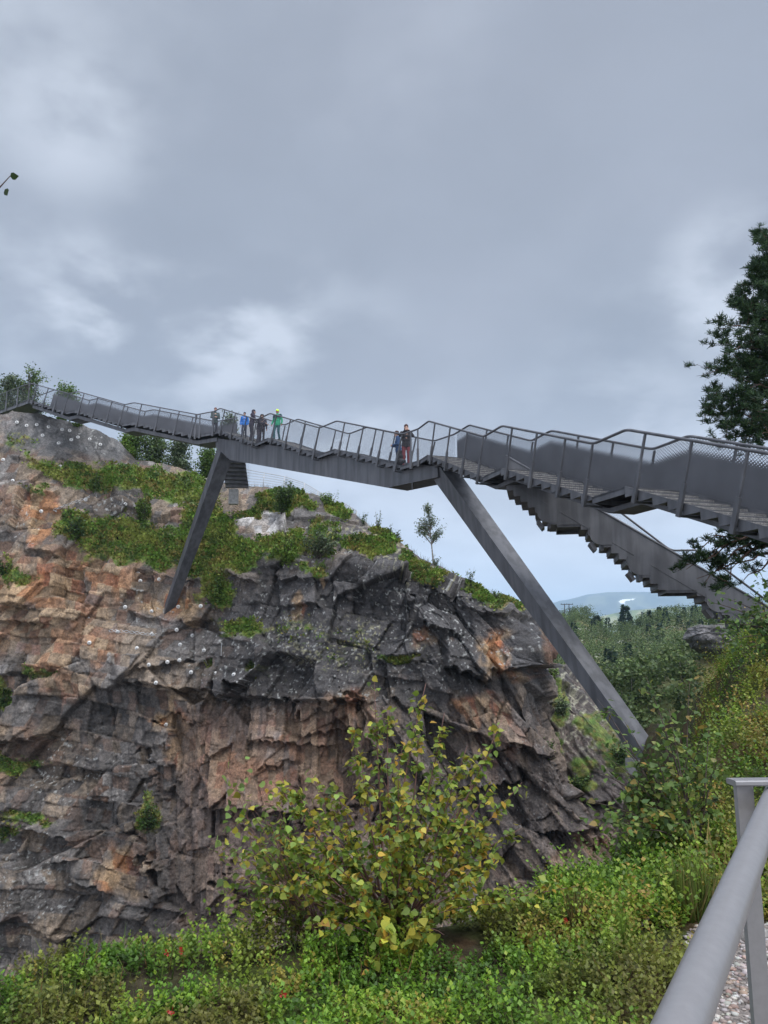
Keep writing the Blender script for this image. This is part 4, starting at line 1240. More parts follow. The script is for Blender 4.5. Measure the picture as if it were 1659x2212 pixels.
def edge_dist(x, y):
    """signed distance past the brink (positive over the gorge) and the brink's height there"""
    best = np.full(x.shape, 1e9); sg = np.zeros_like(x); zz = np.zeros_like(x); wz = np.zeros_like(x)
    for (ax, ay, az), (bx, by, bz) in zip(EDGE[:-1], EDGE[1:]):
        dx, dy = bx - ax, by - ay; L2 = dx * dx + dy * dy
        t = np.clip(((x - ax) * dx + (y - ay) * dy) / L2, 0, 1)
        d = np.hypot(x - ax - t * dx, y - ay - t * dy)
        s = dx * (y - ay) - dy * (x - ax)
        w = math.sqrt(L2) / (d + 0.25) ** 4; zz = zz + w * (az + (bz - az) * t); wz = wz + w
        m = d < best
        best = np.where(m, d, best); sg = np.where(m, np.sign(s), sg)
    return best * sg, zz / wz


def bank_z(x, y):
    x = np.asarray(x, float); y = np.asarray(y, float)
    e, ze = edge_dist(x, y)
    f = np.clip(1 + np.minimum(e + 0.25, 0) / 4.2, 0, 1); f = f * f * (3 - 2 * f) * 0.5 + f * 0.5
    hi = np.maximum(ze + 1.74, 0); z = -1.74 + hi * f + np.minimum(ze + 1.74, 0)
    rough = 1 - gravel_m(x, y)
    z = z + rough * 0.15 * (fbm(x / 0.9, y / 0.9, oct=4, seed=301) - .5) + 0.02 * (fbm(x / .3, y / .3, oct=2, seed=302) - .5)
    drop = np.where(e > -0.2, (e + 0.2) ** 2 * 0.8, 0) + np.where(e > 0, e * 2.2, 0)
    return z - np.minimum(drop, 24)


def gravel_m(x, y):
    """1 on the gravel path"""
    b = 1.33 + 0.42 * (y - 3.76) + 0.16 * (fbm(x * 1.7, y * 1.7, oct=3, seed=310) - .5)
    b = np.where(y < 3.0, 1.0 - 1.25 * (3.0 - y) * 0.6, b)
    return sstep(-0.06, 0.10, x - b) * (1 - sstep(4.78, 4.95, y + 0.1 * (fbm(x * 2, y * 2, seed=311) - .5) - 0.03 * x))


gx = np.concatenate([np.linspace(-15, -4, 40)[:-1], np.linspace(-4, 7, 330)[:-1], np.linspace(7, 40, 70)])
gy = np.concatenate([np.linspace(-6, 1.5, 24)[:-1], np.linspace(1.5, 11, 290)[:-1], np.linspace(11, 46, 110)])
GX, GY = np.meshgrid(gx, gy, indexing='ij')
GZ = bank_z(GX, GY)
soil = np.empty(GX.shape + (3,)); soil[:] = (0.050, 0.042, 0.026)
n_ = fbm(GX * 2.2, GY * 2.2, oct=4, seed=320)
soil = soil + (np.array((0.060, 0.075, 0.022)) - soil) * sstep(.4, .62, n_)[..., None]
soil = soil + (np.array((0.08, 0.05, 0.03)) - soil) * (sstep(.56, .7, fbm(GX * 3, GY * 3, oct=3, seed=321)) * .8)[..., None]
ed = edge_dist(GX, GY)[0]
soil = soil + (np.array((0.085, 0.075, 0.065)) - soil) * sstep(0.5, 1.5, ed)[..., None]
bank = put('ground', mesh_np(np.stack([GX, GY, GZ], -1).reshape(-1, 3), grid_faces(*GX.shape), soil.reshape(-1, 3)), mat('bank_soil', attr='Col', rough=.95, noise=(9, .4), bump=(25, .8, .03), spec=.1)); bank['kind'] = 'structure'
# gravel path: a sheet 6 mm over the ground
px_ = np.linspace(0.2, 6, 180); py_ = np.linspace(0.2, 5.2, 160); PX, PY = np.meshgrid(px_, py_, indexing='ij')
pm = gravel_m(PX, PY); PZ = bank_z(PX, PY) + 0.006
F_ = grid_faces(*PX.shape); keep = pm.reshape(-1)[F_].min(1) > 0.4
M_GRAV = mat('gravel_bed', (0.22, 0.19, 0.17), 0.9, noise=(45, 0.5), bump=(70, 1.0, 0.02))
gp = put('gravel_path', mesh_np(np.stack([PX, PY, PZ], -1).reshape(-1, 3), F_[keep]), M_GRAV); gp['kind'] = 'structure'


def hill_z(x, y):
    r = np.hypot(x, y); az = 829.5 + 1663 * x / np.maximum(y, 1)
    z = np.interp(r, [20, 35, 60, 100, 150, 220, 285, 420, 900], [-20, -13, -9.5, -8.5, -5.5, 0.0, 7.2, -2, -30])
    ridge = 1.0 * np.sin(az / 57.0) + 2.2 * (fbm(az / 70, r / 60, oct=3, seed=401) - .5) * 2
    ridge = ridge + 3.2 * np.exp(-((az - 1250) / 32) ** 2) + 3.4 * np.exp(-((az - 1435) / 60) ** 2) - 1.6 * np.exp(-((az - 1320) / 22) ** 2) - 2.4 * np.exp(-((az - 1590) / 60) ** 2) - 3 * sstep(1180, 1100, az)
    z = z + ridge * sstep(120, 270, r) * (1 - 0.5 * sstep(300, 500, r))
    z = z + 2.2 * (fbm(x / 22, y / 22, oct=4, seed=402) - .5) * sstep(40, 90, r)
    z = z + 8.6 * np.exp(-(((x - 29.5) / 8) ** 2 + ((y - 71) / 8) ** 2))
    return z


ha = np.linspace(900, 2100, 240); hr = np.concatenate([np.linspace(58, 300, 260), np.linspace(300, 900, 40)[1:]])
HA, HRr = np.meshgrid(ha, hr, indexing='ij'); th_ = np.arctan((HA - 829.5) / 1663)
HX, HY = np.sin(th_) * HRr, np.cos(th_) * HRr; HZ = hill_z(HX, HY)
hn = fbm(HX / 5, HY / 5, oct=4, seed=410)
hc = np.empty(HX.shape + (3,)); hc[:] = (0.075, 0.105, 0.030)
hc = hc + (np.array((.13, .12, .045)) - hc) * sstep(.5, .66, hn)[..., None]
hc = hc + (np.array((.16, .11, .06)) - hc) * (sstep(.6, .7, fbm(HX / 11, HY / 11, oct=4, seed=411)) * .7)[..., None]
hc = hc + (np.array((.34, .32, .30)) - hc) * (sstep(.70, .74, fbm(HX / 4, HY / 4, oct=4, seed=412)))[..., None]
hill = put('hillside', mesh_np(np.stack([HX, HY, HZ], -1).reshape(-1, 3), grid_faces(*HX.shape), hc.reshape(-1, 3), smooth=True), mat('moor_ground', attr='Col', rough=0.95, noise=(0.6, 0.35))); hill['kind'] = 'structure'
# water and floor of the gorge, far below
mb = MB(); mb.add([(-400, -60, -42), (600, -60, -42), (600, 900, -42), (-400, 900, -42)], [(0, 1, 2, 3)])
gf = mb.build('gorge_floor', mat('dark_gorge_floor', (0.07, 0.065, 0.06), 0.9)); gf['kind'] = 'structure'

# fjell on the skyline
mx_ = np.concatenate([np.linspace(0.06, 0.26, 90)[:-1], np.linspace(0.26, 0.36, 150)[:-1], np.linspace(0.36, 0.78, 130)]); my_ = np.linspace(0, 1, 150)
MXa, MT = np.meshgrid(mx_, my_, indexing='ij')
uu = 829.5 + 1663 * MXa


def fjell(name, tab, y0, y1, colf, seed, base_v=1400):
    vt = interp(uu, tab)
    Yd = y0 + (y1 - y0) * MT
    ztop = PN(uu, vt, y0 + (y1 - y0) * 0.62 + 0 * uu)[..., 2]
    prof = np.sin(np.clip(MT / 0.62, 0, 1) * math.pi / 2) ** 1.1 * (1 - 0.25 * sstep(.62, 1, MT))
    z = -60 + (ztop + 60) * prof + (y1 - y0) * 0.022 * (fbm(MXa * 26 + 5, MT * 9, oct=3, seed=seed) - .5) * (1 - sstep(.45, .6, MT)) * sstep(0, .2, MT)
    X = MXa * Yd
    c = colf(uu, MT, X, Yd, z)
    o = put(name, mesh_np(np.stack([X, Yd, z], -1).reshape(-1, 3), grid_faces(*X.shape), c.reshape(-1, 3), smooth=True), mat(name + '_ground', attr='Col', rough=0.95)); o['kind'] = 'structure'
    return X, Yd, z


SNOW = [(1336, 1299), (1344, 1295.5), (1356, 1294.5), (1372, 1293), (1367, 1296), (1354, 1297.5), (1349, 1300.5), (1351, 1304), (1345, 1303.5), (1339, 1302)]


def inside(poly, x, y):
    r = np.zeros(x.shape, bool)
    for (ax, ay), (bx, by) in zip(poly, poly[1:] + poly[:1]):
        c = ((ay > y) != (by > y)) & (x < (bx - ax) * (y - ay) / (by - ay + 1e-9) + ax)
        r ^= c
    return r


def col_far(u, t, X, Y, z):
    c = np.empty(u.shape + (3,)); c[:] = (0.075, 0.085, 0.065)
    pu_, pv_ = PROJ(np.stack([X, Y, z], -1))
    snow = inside(SNOW, pu_ + 2 * (fbm(pu_ / 3, pv_ / 3, seed=3) - .5), pv_) & (t < .63)      # an old snow patch below the top
    k = fbm(u / 40, t * 8, oct=5, seed=501)
    c = c + (np.array((.13, .14, .09)) - c) * sstep(.45, .65, k)[..., None]
    c[snow] = (0.88, 0.90, 0.92)
    return c


def col_mid(u, t, X, Y, z):
    c = np.empty(u.shape + (3,)); c[:] = (0.15, 0.19, 0.08)
    k = fbm(u / 22, t * 30, oct=4, seed=505)
    c = c + (np.array((.26, .27, .15)) - c) * sstep(.45, .62, k)[..., None]
    return c + (np.array((.07, .10, .05)) - c) * (sstep(.55, .7, fbm(u / 9, t * 9, oct=4, seed=506)) * .8)[..., None]


MXX, MYY, MZZ = fjell('mountain', [(900, 1345), (1100, 1318), (1135, 1309), (1200, 1303), (1260, 1288), (1310, 1281), (1370, 1280), (1440, 1285), (1520, 1284), (1659, 1292), (1900, 1300), (2300, 1330)], 4200, 7600, col_far, 510)
fjell('moor_slope', [(900, 1400), (1180, 1372), (1240, 1350), (1300, 1331), (1360, 1319), (1440, 1313), (1520, 1320), (1600, 1310), (1700, 1300), (2300, 1300)], 1500, 2600, col_mid, 520)

# ------------------------------------------------------------------ plants
LEAF4 = (np.array([(0, 0, 0), (0.42, 0.42, 0.07), (0, 1, -0.05), (-0.42, 0.42, 0.07)], float), np.array([(0, 1, 2), (0, 2, 3)]))
LEAF8 = (np.array([(0, 0, 0), (0.36, 0.16, 0.05), (0.40, 0.45, 0.05), (0, 1.0, -0.10), (-0.40, 0.45, 0.05), (-0.36, 0.16, 0.05), (0, 0.45, -0.03)], float),
         np.array([(0, 1, 2, 6), (6, 2, 3, 3), (0, 6, 4, 5), (6, 3, 4, 4)]))
LEAF8 = (LEAF8[0], np.array([(0, 1, 6), (1, 2, 6), (2, 3, 6), (3, 4, 6), (4, 5, 6), (5, 0, 6)]))
NEED = (np.array([(-0.08, 0, 0), (0.08, 0, 0), (0.035, 1, 0.02), (-0.035, 1, 0.02)], float), np.array([(0, 1, 2), (0, 2, 3)]))
BLADE = (np.array([(-0.02, 0, 0), (0.02, 0, 0), (0.014, 0.55, 0.06), (-0.014, 0.55, 0.06), (0, 1, 0.24)], float), np.array([(0, 1, 2), (0, 2, 3), (3, 2, 4)]))


def rotm(yaw, pitch, roll):
    """leaf axis y: pitch lifts it above the horizontal, yaw turns it round z, roll about its own axis"""
    cy, sy = np.cos(yaw), np.sin(yaw); cp, sp = np.cos(pitch), np.sin(pitch); cr, sr = np.cos(roll), np.sin(roll)
    Yx = np.stack([cy * cp, sy * cp, sp], -1)
    X0 = np.stack([sy, -cy, 0 * cy], -1); Z0 = np.cross(X0, Yx)
    Xx = X0 * cr[:, None] + Z0 * sr[:, None]; Zx = np.cross(Xx, Yx)
    return np.stack([Xx, Yx, Zx], -1)


def scatter(tmpl, pos, M, size, col):
    """mesh arrays of a template set at pos with frames M"""
    V, F = tmpl; n = len(pos); k = len(V)
    size = np.asarray(size); size = size[:, None] if size.ndim == 1 else size
    W_ = np.einsum('nij,kj->nki', M, V) * size[:, None, :1] + pos[:, None]
    Ff = (F[None] + (np.arange(n) * k)[:, None, None]).reshape(-1, F.shape[1])
    return W_.reshape(-1, 3), Ff, np.repeat(col, k, 0)


def join(parts):
    Vs, Fs, Cs = [], [], []; o = 0
    for V, F, C in parts: Vs.append(V); Fs.append(F + o); Cs.append(C); o += len(V)
    return np.concatenate(Vs), np.concatenate(Fs), np.concatenate(Cs)


def palette(n, cols, w, var=0.22):
    c = np.array(cols)[R.choice(len(cols), n, p=np.array(w) / sum(w))]
    return np.clip(c * (1 + var * R.normal(size=(n, 1))) * (1 + 0.04 * R.normal(size=(n, 3))), 0.005, 0.6)


def bez(a, b, c, n):
    t = np.linspace(0, 1, n)[:, None]; a, b, c = np.array(a), np.array(b), np.array(c)
    return a * (1 - t) ** 2 + 2 * b * t * (1 - t) + c * t * t


GREENS = [(0.055, 0.105, 0.020), (0.085, 0.135, 0.025), (0.04, 0.075, 0.02), (0.12, 0.155, 0.035)]


def plant(name, label, cat, base, tips, leaf, nleaf, cols, w, stem_mat, r0, tmpl=LEAF8, group=None, lo=0.25, curve=0.35, twigs=True, spread=0.10, sides=5, foliage_mat=None, droop=0.2, parts=('stem', 'foliage'), tseg=9, tw_up=0.55, endb=0.8):
    """many-stemmed shrub: tapered stems from the base to each tip, leaves along stems and side twigs"""
    base = np.array(base, float)
    t = thing(name, label, cat, tuple(base), group)
    mbs = MB(); P_, Y_, Pt_, C_ = [], [], [], []
    for tip in tips:
        tip = np.array(tip, float) - base; L = np.linalg.norm(tip)
        b0 = np.array([R.normal() * 0.03, R.normal() * 0.03, 0]) * (L + .3)
        mid = b0 + (tip - b0) * 0.5 + np.array([0, 0, 1]) * L * curve * (1 if tip[2] > 0.3 * L else .9) * np.hypot(tip[0], tip[1]) / L + R.normal(size=3) * 0.04 * L
        pts = bez(b0, mid, tip, tseg)
        rr_ = r0 * (0.6 + 0.4 * L) if r0 < 0.03 else r0
        mbs.tube([V3(p) for p in pts], [rr_ * (1 - 0.85 * i / (tseg - 1)) for i in range(tseg)], sides)
        lines = [(pts, 1.0)]
        if twigs:
            for k in range(int(3 + 3 * L)) if L < 3 else range(9):
                i = R.integers(int(tseg * lo), tseg - 1); p0 = pts[i]; d = (pts[i + 1] - pts[i]); d /= np.linalg.norm(d) + 1e-9
                e = d * tw_up + R.normal(size=3) * (1.1 - tw_up); e /= np.linalg.norm(e); ll = L * (0.10 + 0.16 * R.random()) * (1.25 - i / tseg) * (1.2 - .5 * tw_up)
                tw = bez(p0, p0 + e * ll * .6 + np.array([0, 0, .1 * ll]), p0 + e * ll, 4)
                mbs.tube([V3(p) for p in tw], [rr_ * .35, rr_ * .3, rr_ * .22, rr_ * .12], 3, cap=False)
                lines.append((tw, 0.45))
        tot = sum(q for _, q in lines)
        for pl_, q in lines:
            m = max(2, int(nleaf * q / tot)) if len(lines) > 1 else nleaf
            f = (lo if q == 1.0 else 0.0) + (1 - (lo if q == 1.0 else 0.0)) * R.random(m) ** (endb if q == 1 else .6)
            idx = f * (len(pl_) - 1); i0 = np.minimum(idx.astype(int), len(pl_) - 2); fr = (idx - i0)[:, None]
            pp = pl_[i0] * (1 - fr) + pl_[i0 + 1] * fr + R.normal(size=(m, 3)) * spread * leaf
            P_.append(pp); Y_.append(R.random(m) * 2 * math.pi); Pt_.append(R.normal(size=m) * 0.5 - droop); C_.append(palette(m, cols, w))
    P_ = np.concatenate(P_); Y_ = np.concatenate(Y_); Pt_ = np.concatenate(Pt_); C_ = np.concatenate(C_)
    put('stem', mbs_mesh(mbs), stem_mat, t) if False else mbs.build(parts[0], stem_mat, t, smooth=True)
    V, F, C = scatter(tmpl, P_, rotm(Y_, Pt_, R.normal(size=len(P_)) * 0.6), leaf * (0.65 + 0.6 * R.random(len(P_))), C_)
    put(parts[1], mesh_np(V, F, C), foliage_mat or M_LEAF, t)
    return t


def tips_in(c, rx, ry, rz, n, floor=None):
    """random tips inside an ellipsoid about c"""
    out = []
    while len(out) < n:
        q = R.normal(size=3); q /= np.linalg.norm(q); q *= R.random() ** 0.33
        out.append(np.array(c) + q * np.array((rx, ry, rz)))
    return out


# ---- shrubs and saplings on the cliff: u, v of the foot, half width and height (in metres), look, label
def cliff_bush(name, label, cat, u, v, hw, h, n, leaf, nleaf, pal, w, stem=M_BARK, r0=0.02, depth=None, curve=.3, group=None, spur=False, base=None, lo=0.2, el=(0.55, 0.5), tmpl=LEAF4, droop=0.1):
    if base is None:
        p, nrm = on_cliff(u, v, spur); base = np.array(p) + np.array(nrm) * -0.1
    c = np.array(base) + np.array((0, -0.25 * hw, h * el[0]))
    tips = tips_in(c, hw, hw * 0.7, h * el[1], n)
    return plant(name, label, cat, base, tips, leaf, nleaf, pal, w, stem, r0, tmpl, group=group, lo=lo, curve=curve, spread=0.6, sides=4, droop=droop, tseg=6)


DK = [(0.042, 0.080, 0.026), (0.062, 0.112, 0.033), (0.090, 0.145, 0.040)]
MIDG = [(0.090, 0.155, 0.036), (0.130, 0.200, 0.046), (0.060, 0.110, 0.028)]
BRT = [(0.14, 0.24, 0.042), (0.18, 0.27, 0.052), (0.085, 0.150, 0.028)]
GRY = [(0.100, 0.138, 0.070), (0.135, 0.170, 0.092), (0.065, 0.097, 0.050)]
cliff_bush('shrub', 'dark green shrub on the cliff just below the wavy wire strap', 'shrub', 165, 1168, 0.75, 1.7, 14, 0.15, 60, DK, (1, 1, .6))
cliff_bush('shrub', 'loose mid green shrub below the grey rock dome at left', 'shrub', 203, 1066, 0.6, 1.6, 12, 0.13, 45, MIDG, (1, 1, 1))
cliff_bush('shrub', 'tall narrow green shrub hanging down the mossy slope left of the leg', 'shrub', 310, 1128, 0.55, 2.6, 14, 0.13, 60, MIDG, (1, 1, 1))
cliff_bush('shrub', 'bushy dark green shrub in front of the wire fence below the girder', 'shrub', 610, 1108, 0.95, 2.3, 22, 0.14, 75, DK + [(0.08, .13, .03)], (1, 1, 1, 1))
cliff_bush('sapling', 'thin upright sapling rising above the shrub by the fence', 'sapling', 621, 1080, 0.28, 2.2, 6, 0.12, 26, MIDG, (1, 1, 1), el=(.62, .42))
cliff_bush('shrub', 'wide grey green willow shrub on the dark rock below the fence', 'shrub', 695, 1210, 1.25, 2.5, 22, 0.14, 65, GRY, (1, 1, .7))
cliff_bush('shrub', 'bright green shrub beside the white rock patch', 'shrub', 615, 1222, 1.15, 2.1, 20, 0.15, 60, BRT, (1, 1, .6))
cliff_bush('shrub', 'round bright green shrub on the ledge right of the leg foot', 'shrub', 474, 1300, 0.95, 1.7, 20, 0.15, 70, MIDG + BRT, (1, 1, .6, .6, .4, .4))
cliff_bush('shrub', 'yellow green shrub where the fence drops out of sight', 'shrub', 716, 1094, 0.8, 1.2, 12, 0.12, 36, BRT + MIDG, (1, 1, 1, .7, .7, .7))
cliff_bush('shrub', 'dark plant hanging in a crack low on the cliff left of the bare twigs', 'shrub', 318, 1800, 0.6, 2.0, 12, 0.13, 45, DK, (1, 1, 1))
cliff_bush('shrub', 'small green shrub tucked under the upper flight beside the rock dome', 'shrub', 168, 922, 0.5, 0.9, 8, 0.12, 36, BRT, (1, 1, 1))
cliff_bush('shrub', 'low dark shrub at the left edge of the cliff halfway down', 'shrub', 6, 1245, 0.6, 1.4, 10, 0.14, 40, DK, (1, 1, 1))
cliff_bush('shrub', 'low dark shrub at the left edge of the cliff near the orange slabs', 'shrub', 8, 1530, 0.6, 1.4, 10, 0.14, 40, DK, (1, 1, 1))
cliff_bush('shrub', 'bluish green shrub on the spur below the prow', 'shrub', 1212, 1545, 0.5, 2.0, 12, 0.13, 42, GRY, (1, 1, 1), spur=True)
cliff_bush('shrub', 'bright green shrub in the notch behind the prow', 'shrub', 1188, 1470, 0.6, 1.3, 12, 0.13, 46, BRT, (1, 1, 1), spur=True)
cliff_bush('shrub', 'dark green shrub on the narrow ledge of the spur', 'shrub', 1252, 1705, 0.8, 1.2, 14, 0.13, 46, DK + MIDG, (1, 1, 1, 1, 1, 1), spur=True)
cliff_bush('shrub', 'dark shrub at the foot of the near bridge leg on the spur', 'shrub', 1345, 1650, 0.8, 1.8, 14, 0.14, 50, DK, (1, 1, 1), spur=True)
cliff_bush('shrub', 'thin green shrub on the bare right wall of the cliff', 'shrub', 1190, 1640, 0.45, 1.3, 10, 0.12, 36, MIDG, (1, 1, 1))
cliff_bush('shrub', 'dark green shrub low on the right wall of the cliff', 'shrub', 1150, 1965, 0.7, 1.4, 12, 0.13, 46, DK, (1, 1, 1))
for (u, v, hw, h, lab) in ((788, 1134, .4, 1.1, 'small pale sapling on the skyline right of the fence end'), (818, 1143, .42, 1.75, 'taller sapling with see-through crown on the skyline'),
                           (844, 1157, .18, .95, 'very thin sapling between two others on the skyline'), (862, 1166, .26, 1.15, 'thin leaning sapling left of the lone birch'),
                           (1016, 1264, .46, 1.5, 'small sapling on the skyline right of the lone birch'), (1072, 1290, .5, .7, 'low twiggy sapling near the prow')):
    cliff_bush('sapling', lab, 'sapling', u, v, hw, h, 8, 0.10, 22, GRY + MIDG, (1, 1, .6, .6, .6, .6), el=(.6, .45), r0=0.012)


def birch(name, label, base, h, crown, ntips, leaf, nleaf, pal, w, lean=(0, 0), trunk_r=0.05, bark=M_BIRCHBARK, group=None, cat='tree', limb_lo=.35, tmpl=LEAF4, spread=1.0, droop=0.35):
    """tapered trunk with limbs into a loose crown; crown = list of (centre height share, radius, share of height)"""
    base = np.array(base, float); t = thing(name, label, cat, tuple(base), group)
    top = np.array((lean[0], lean[1], h)); k = 10
    tr = bez((0, 0, -0.2), np.array((lean[0] * .2 + R.normal() * .04 * h, lean[1] * .3, h * .5)), top, k)
    mb = MB(); mb.tube([V3(p) for p in tr], [trunk_r * (1 - .85 * i / (k - 1)) for i in range(k)], 7)
    mb.build('trunk', bark, t, smooth=True)
    PP, YY, CC = [], [], []; lb = MB()
    for _ in range(ntips):
        cz, cr, cs, *dx = crown[R.integers(len(crown))]; dx = dx[0] if dx else 0
        q = R.normal(size=3); q /= np.linalg.norm(q); q *= (0.35 + .65 * R.random())
        ii = np.clip(cz + q[2] * cs, limb_lo, 1.0); axis = tr[min(k - 1, int(ii * (k - 1)))]
        tip = axis + np.array((q[0] * cr + dx, q[1] * cr, 0)); tip[2] = ii * h + R.normal() * .03 * h
        j = max(1, min(k - 2, int((ii - .12) * (k - 1)))); st = tr[j]
        li = bez(st, st * .45 + tip * .55 + np.array((0, 0, .06 * h)), tip, 5)
        lb.tube([V3(p) for p in li], [trunk_r * .35, trunk_r * .28, trunk_r * .2, trunk_r * .14, trunk_r * .06], 4, cap=False)
        f = .3 + .7 * R.random(nleaf); idx = f * 4; i0 = np.minimum(idx.astype(int), 3); fr = (idx - i0)[:, None]
        PP.append(li[i0] * (1 - fr) + li[i0 + 1] * fr + R.normal(size=(nleaf, 3)) * spread * leaf * 1.3)
        CC.append(np.clip(palette(nleaf, pal, w) * (0.75 + .5 * R.random()), 0.004, .5))
    lb.build('limb', bark, t, smooth=True)
    PP = np.concatenate(PP); CC = np.concatenate(CC); n = len(PP)
    V, F, C = scatter(tmpl, PP, rotm(R.random(n) * 6.283, R.normal(size=n) * .5 - droop, R.normal(size=n) * .7), leaf * (.6 + .7 * R.random(n)), CC)
    put('crown', mesh_np(V, F, C), M_LEAF, t)
    return t


p, _ = on_cliff(937, 1216)
birch('birch_tree', 'lone slender birch standing on the skyline beyond the girder', p, 4.0, [(.93, .22, .07, -.05), (.82, .42, .08, -.2), (.72, .5, .07, .3), (.66, .5, .07, -.55), (.56, .45, .06, .75), (.50, .35, .06, .35), (.58, .3, .05, -.8)], 80, 0.085, 34, GRY + [(.12, .17, .06)], (1, 1, .8, 1), lean=(-.35, 0), trunk_r=.055, limb_lo=.38)
p2, _ = on_cliff(940, 1222)
cliff_bush('shrub', 'small twiggy shrub at the foot of the lone birch', 'shrub', 942, 1222, .5, .9, 9, .09, 26, GRY, (1, 1, 1))
# trees behind the upper flight and at the top left
for (u, vb, vt_, Y, hw, lab, pal) in ((282, 1000, 918, 57, .9, 'bushy green birch under the middle of the upper flight', MIDG), (335, 1005, 930, 58, 1.1, 'broad green birch under the upper flight, second from the dome', GRY + MIDG),
                                      (388, 1018, 944, 58, .9, 'airy birch with gaps beside the upper flight landing', GRY), (448, 1035, 958, 57, .75, 'green birch just left of the far leg', MIDG),
                                      (258, 1000, 945, 56, .6, 'low leafy birch right behind the grey rock dome', BRT),
                                      (58, 905, 792, 58, 1.1, 'birch rising behind the railing at the top left corner of the bridge', GRY + MIDG), (10, 905, 806, 57, .8, 'birch cut by the left edge behind the bridge landing', GRY),
                                      (128, 905, 823, 60, .75, 'birch top showing over the rail of the upper flight', MIDG), (492, 960, 893, 60, .5, 'thin birch top showing behind the deck by the gate panel', GRY)):
    b = P(u, vb + 30, Y); t_ = P(u, vt_, Y); h = t_.z - b.z
    birch('birch_tree', lab, b, h, [(.80, hw * 1.3, .2), (.6, hw * 1.9, .22), (.42, hw * 1.7, .15)], 70, 0.15, 60, pal, [1] * len(pal), lean=(R.normal() * .2, 0), trunk_r=.06, bark=M_BARK, limb_lo=.25)

# ---- moss, heather and grass on the cliff: one carpet nobody could count
mk_all = sstep(0.30, 0.85, mossw + 0.9 * (fbm(U / 14, Vv / 9, oct=4, seed=33) - .5))
cand = np.argwhere(mk_all > 0.15); pr_ = mk_all[cand[:, 0], cand[:, 1]]
sel = cand[R.choice(len(cand), 46000, p=pr_ / pr_.sum())]
pos = PC[sel[:, 0], sel[:, 1]] + R.normal(size=(len(sel), 3)) * np.array((.09, .05, .06)); nrm = N[sel[:, 0], sel[:, 1]]
cc = moss_colour(U[sel[:, 0], sel[:, 1]] + R.normal(size=len(sel)) * 4, Vv[sel[:, 0], sel[:, 1]] + R.normal(size=len(sel)) * 3) * (1.15 + .35 * R.normal(size=(len(sel), 1)))
yaw = np.arctan2(nrm[:, 1], nrm[:, 0]) + R.normal(size=len(sel)) * .9
V, F, C = scatter(LEAF4, pos, rotm(yaw, R.normal(size=len(sel)) * .5 + .85, R.normal(size=len(sel)) * .6), .10 + .13 * R.random(len(sel)), np.clip(cc, .006, .4))
ms = put('moss_and_heather', mesh_np(V, F, C), M_MOSS); ms['kind'] = 'stuff'; tag(ms, 'green moss, heather and grass cushions covering the cliff ledges', 'moss')
# grass and low scrub along the skyline
k_ = R.integers(0, ns, 9000); bk = R.integers(0, 8, 9000)
pos = BK[k_, bk] + R.normal(size=(9000, 3)) * np.array((.12, .1, .03)); uu_ = U[k_, -1]
ok = (uu_ > 250)
pos = pos[ok]; n = len(pos)
V, F, C = scatter(BLADE, pos, rotm(R.random(n) * 6.28, 1.2 + R.normal(size=n) * .3, R.random(n)), .22 + .22 * R.random(n), palette(n, [(.06, .09, .025), (.10, .10, .04), (.12, .08, .04), (.05, .06, .03)], (1, 1, .7, 1)))
sk = put('plateau_grass', mesh_np(V, F, C), M_MOSS); sk['kind'] = 'stuff'; tag(sk, 'dry grass and low heather fringe along the top of the cliff', 'grass')

# ---- the wood on the far hillside: nearest trees one by one, the rest one mass
def crown_mesh(n, seed, spread=1.0, conifer=False):
    g = np.random.default_rng(seed)
    if conifer:
        z = g.random(n) ** 0.8; r = (1 - z) * .20 + .02; a = g.random(n) * 6.283; rr2 = r * (0.35 + .65 * g.random(n))
        pos = np.stack([np.cos(a) * rr2, np.sin(a) * rr2, .08 + .92 * z], -1)
        c = palette(n, [(.018, .042, .022), (.028, .055, .028)], (1, 1)); M = rotm(a, -.15 + g.normal(size=n) * .3, g.normal(size=n)); sz = .10 + .05 * g.random(n)
    else:
        k = 9; cen = np.stack([g.normal(size=k) * .24, g.normal(size=k) * .24, .35 + .6 * g.random(k)], -1); cen[:, :2] *= (1.15 - np.abs(cen[:, 2:] - .6))
        w = g.integers(0, k, n); pos = cen[w] + g.normal(size=(n, 3)) * np.array((.11, .11, .085)) * spread
        pos[:, 2] = np.clip(pos[:, 2], .1, 1.1)
        c = palette(n, [(0.090, 0.132, 0.045), (0.122, 0.165, 0.055), (0.065, 0.100, 0.037)], (1, 1, .7)) * (0.8 + .4 * g.random(k))[w][:, None]
        M = rotm(g.random(n) * 6.283, g.normal(size=n) * .6, g.normal(size=n)); sz = .055 + .05 * g.random(n)
    V, F, C = scatter(LEAF4, pos, M, sz, np.clip(c, .004, .4))
    return V, F, C


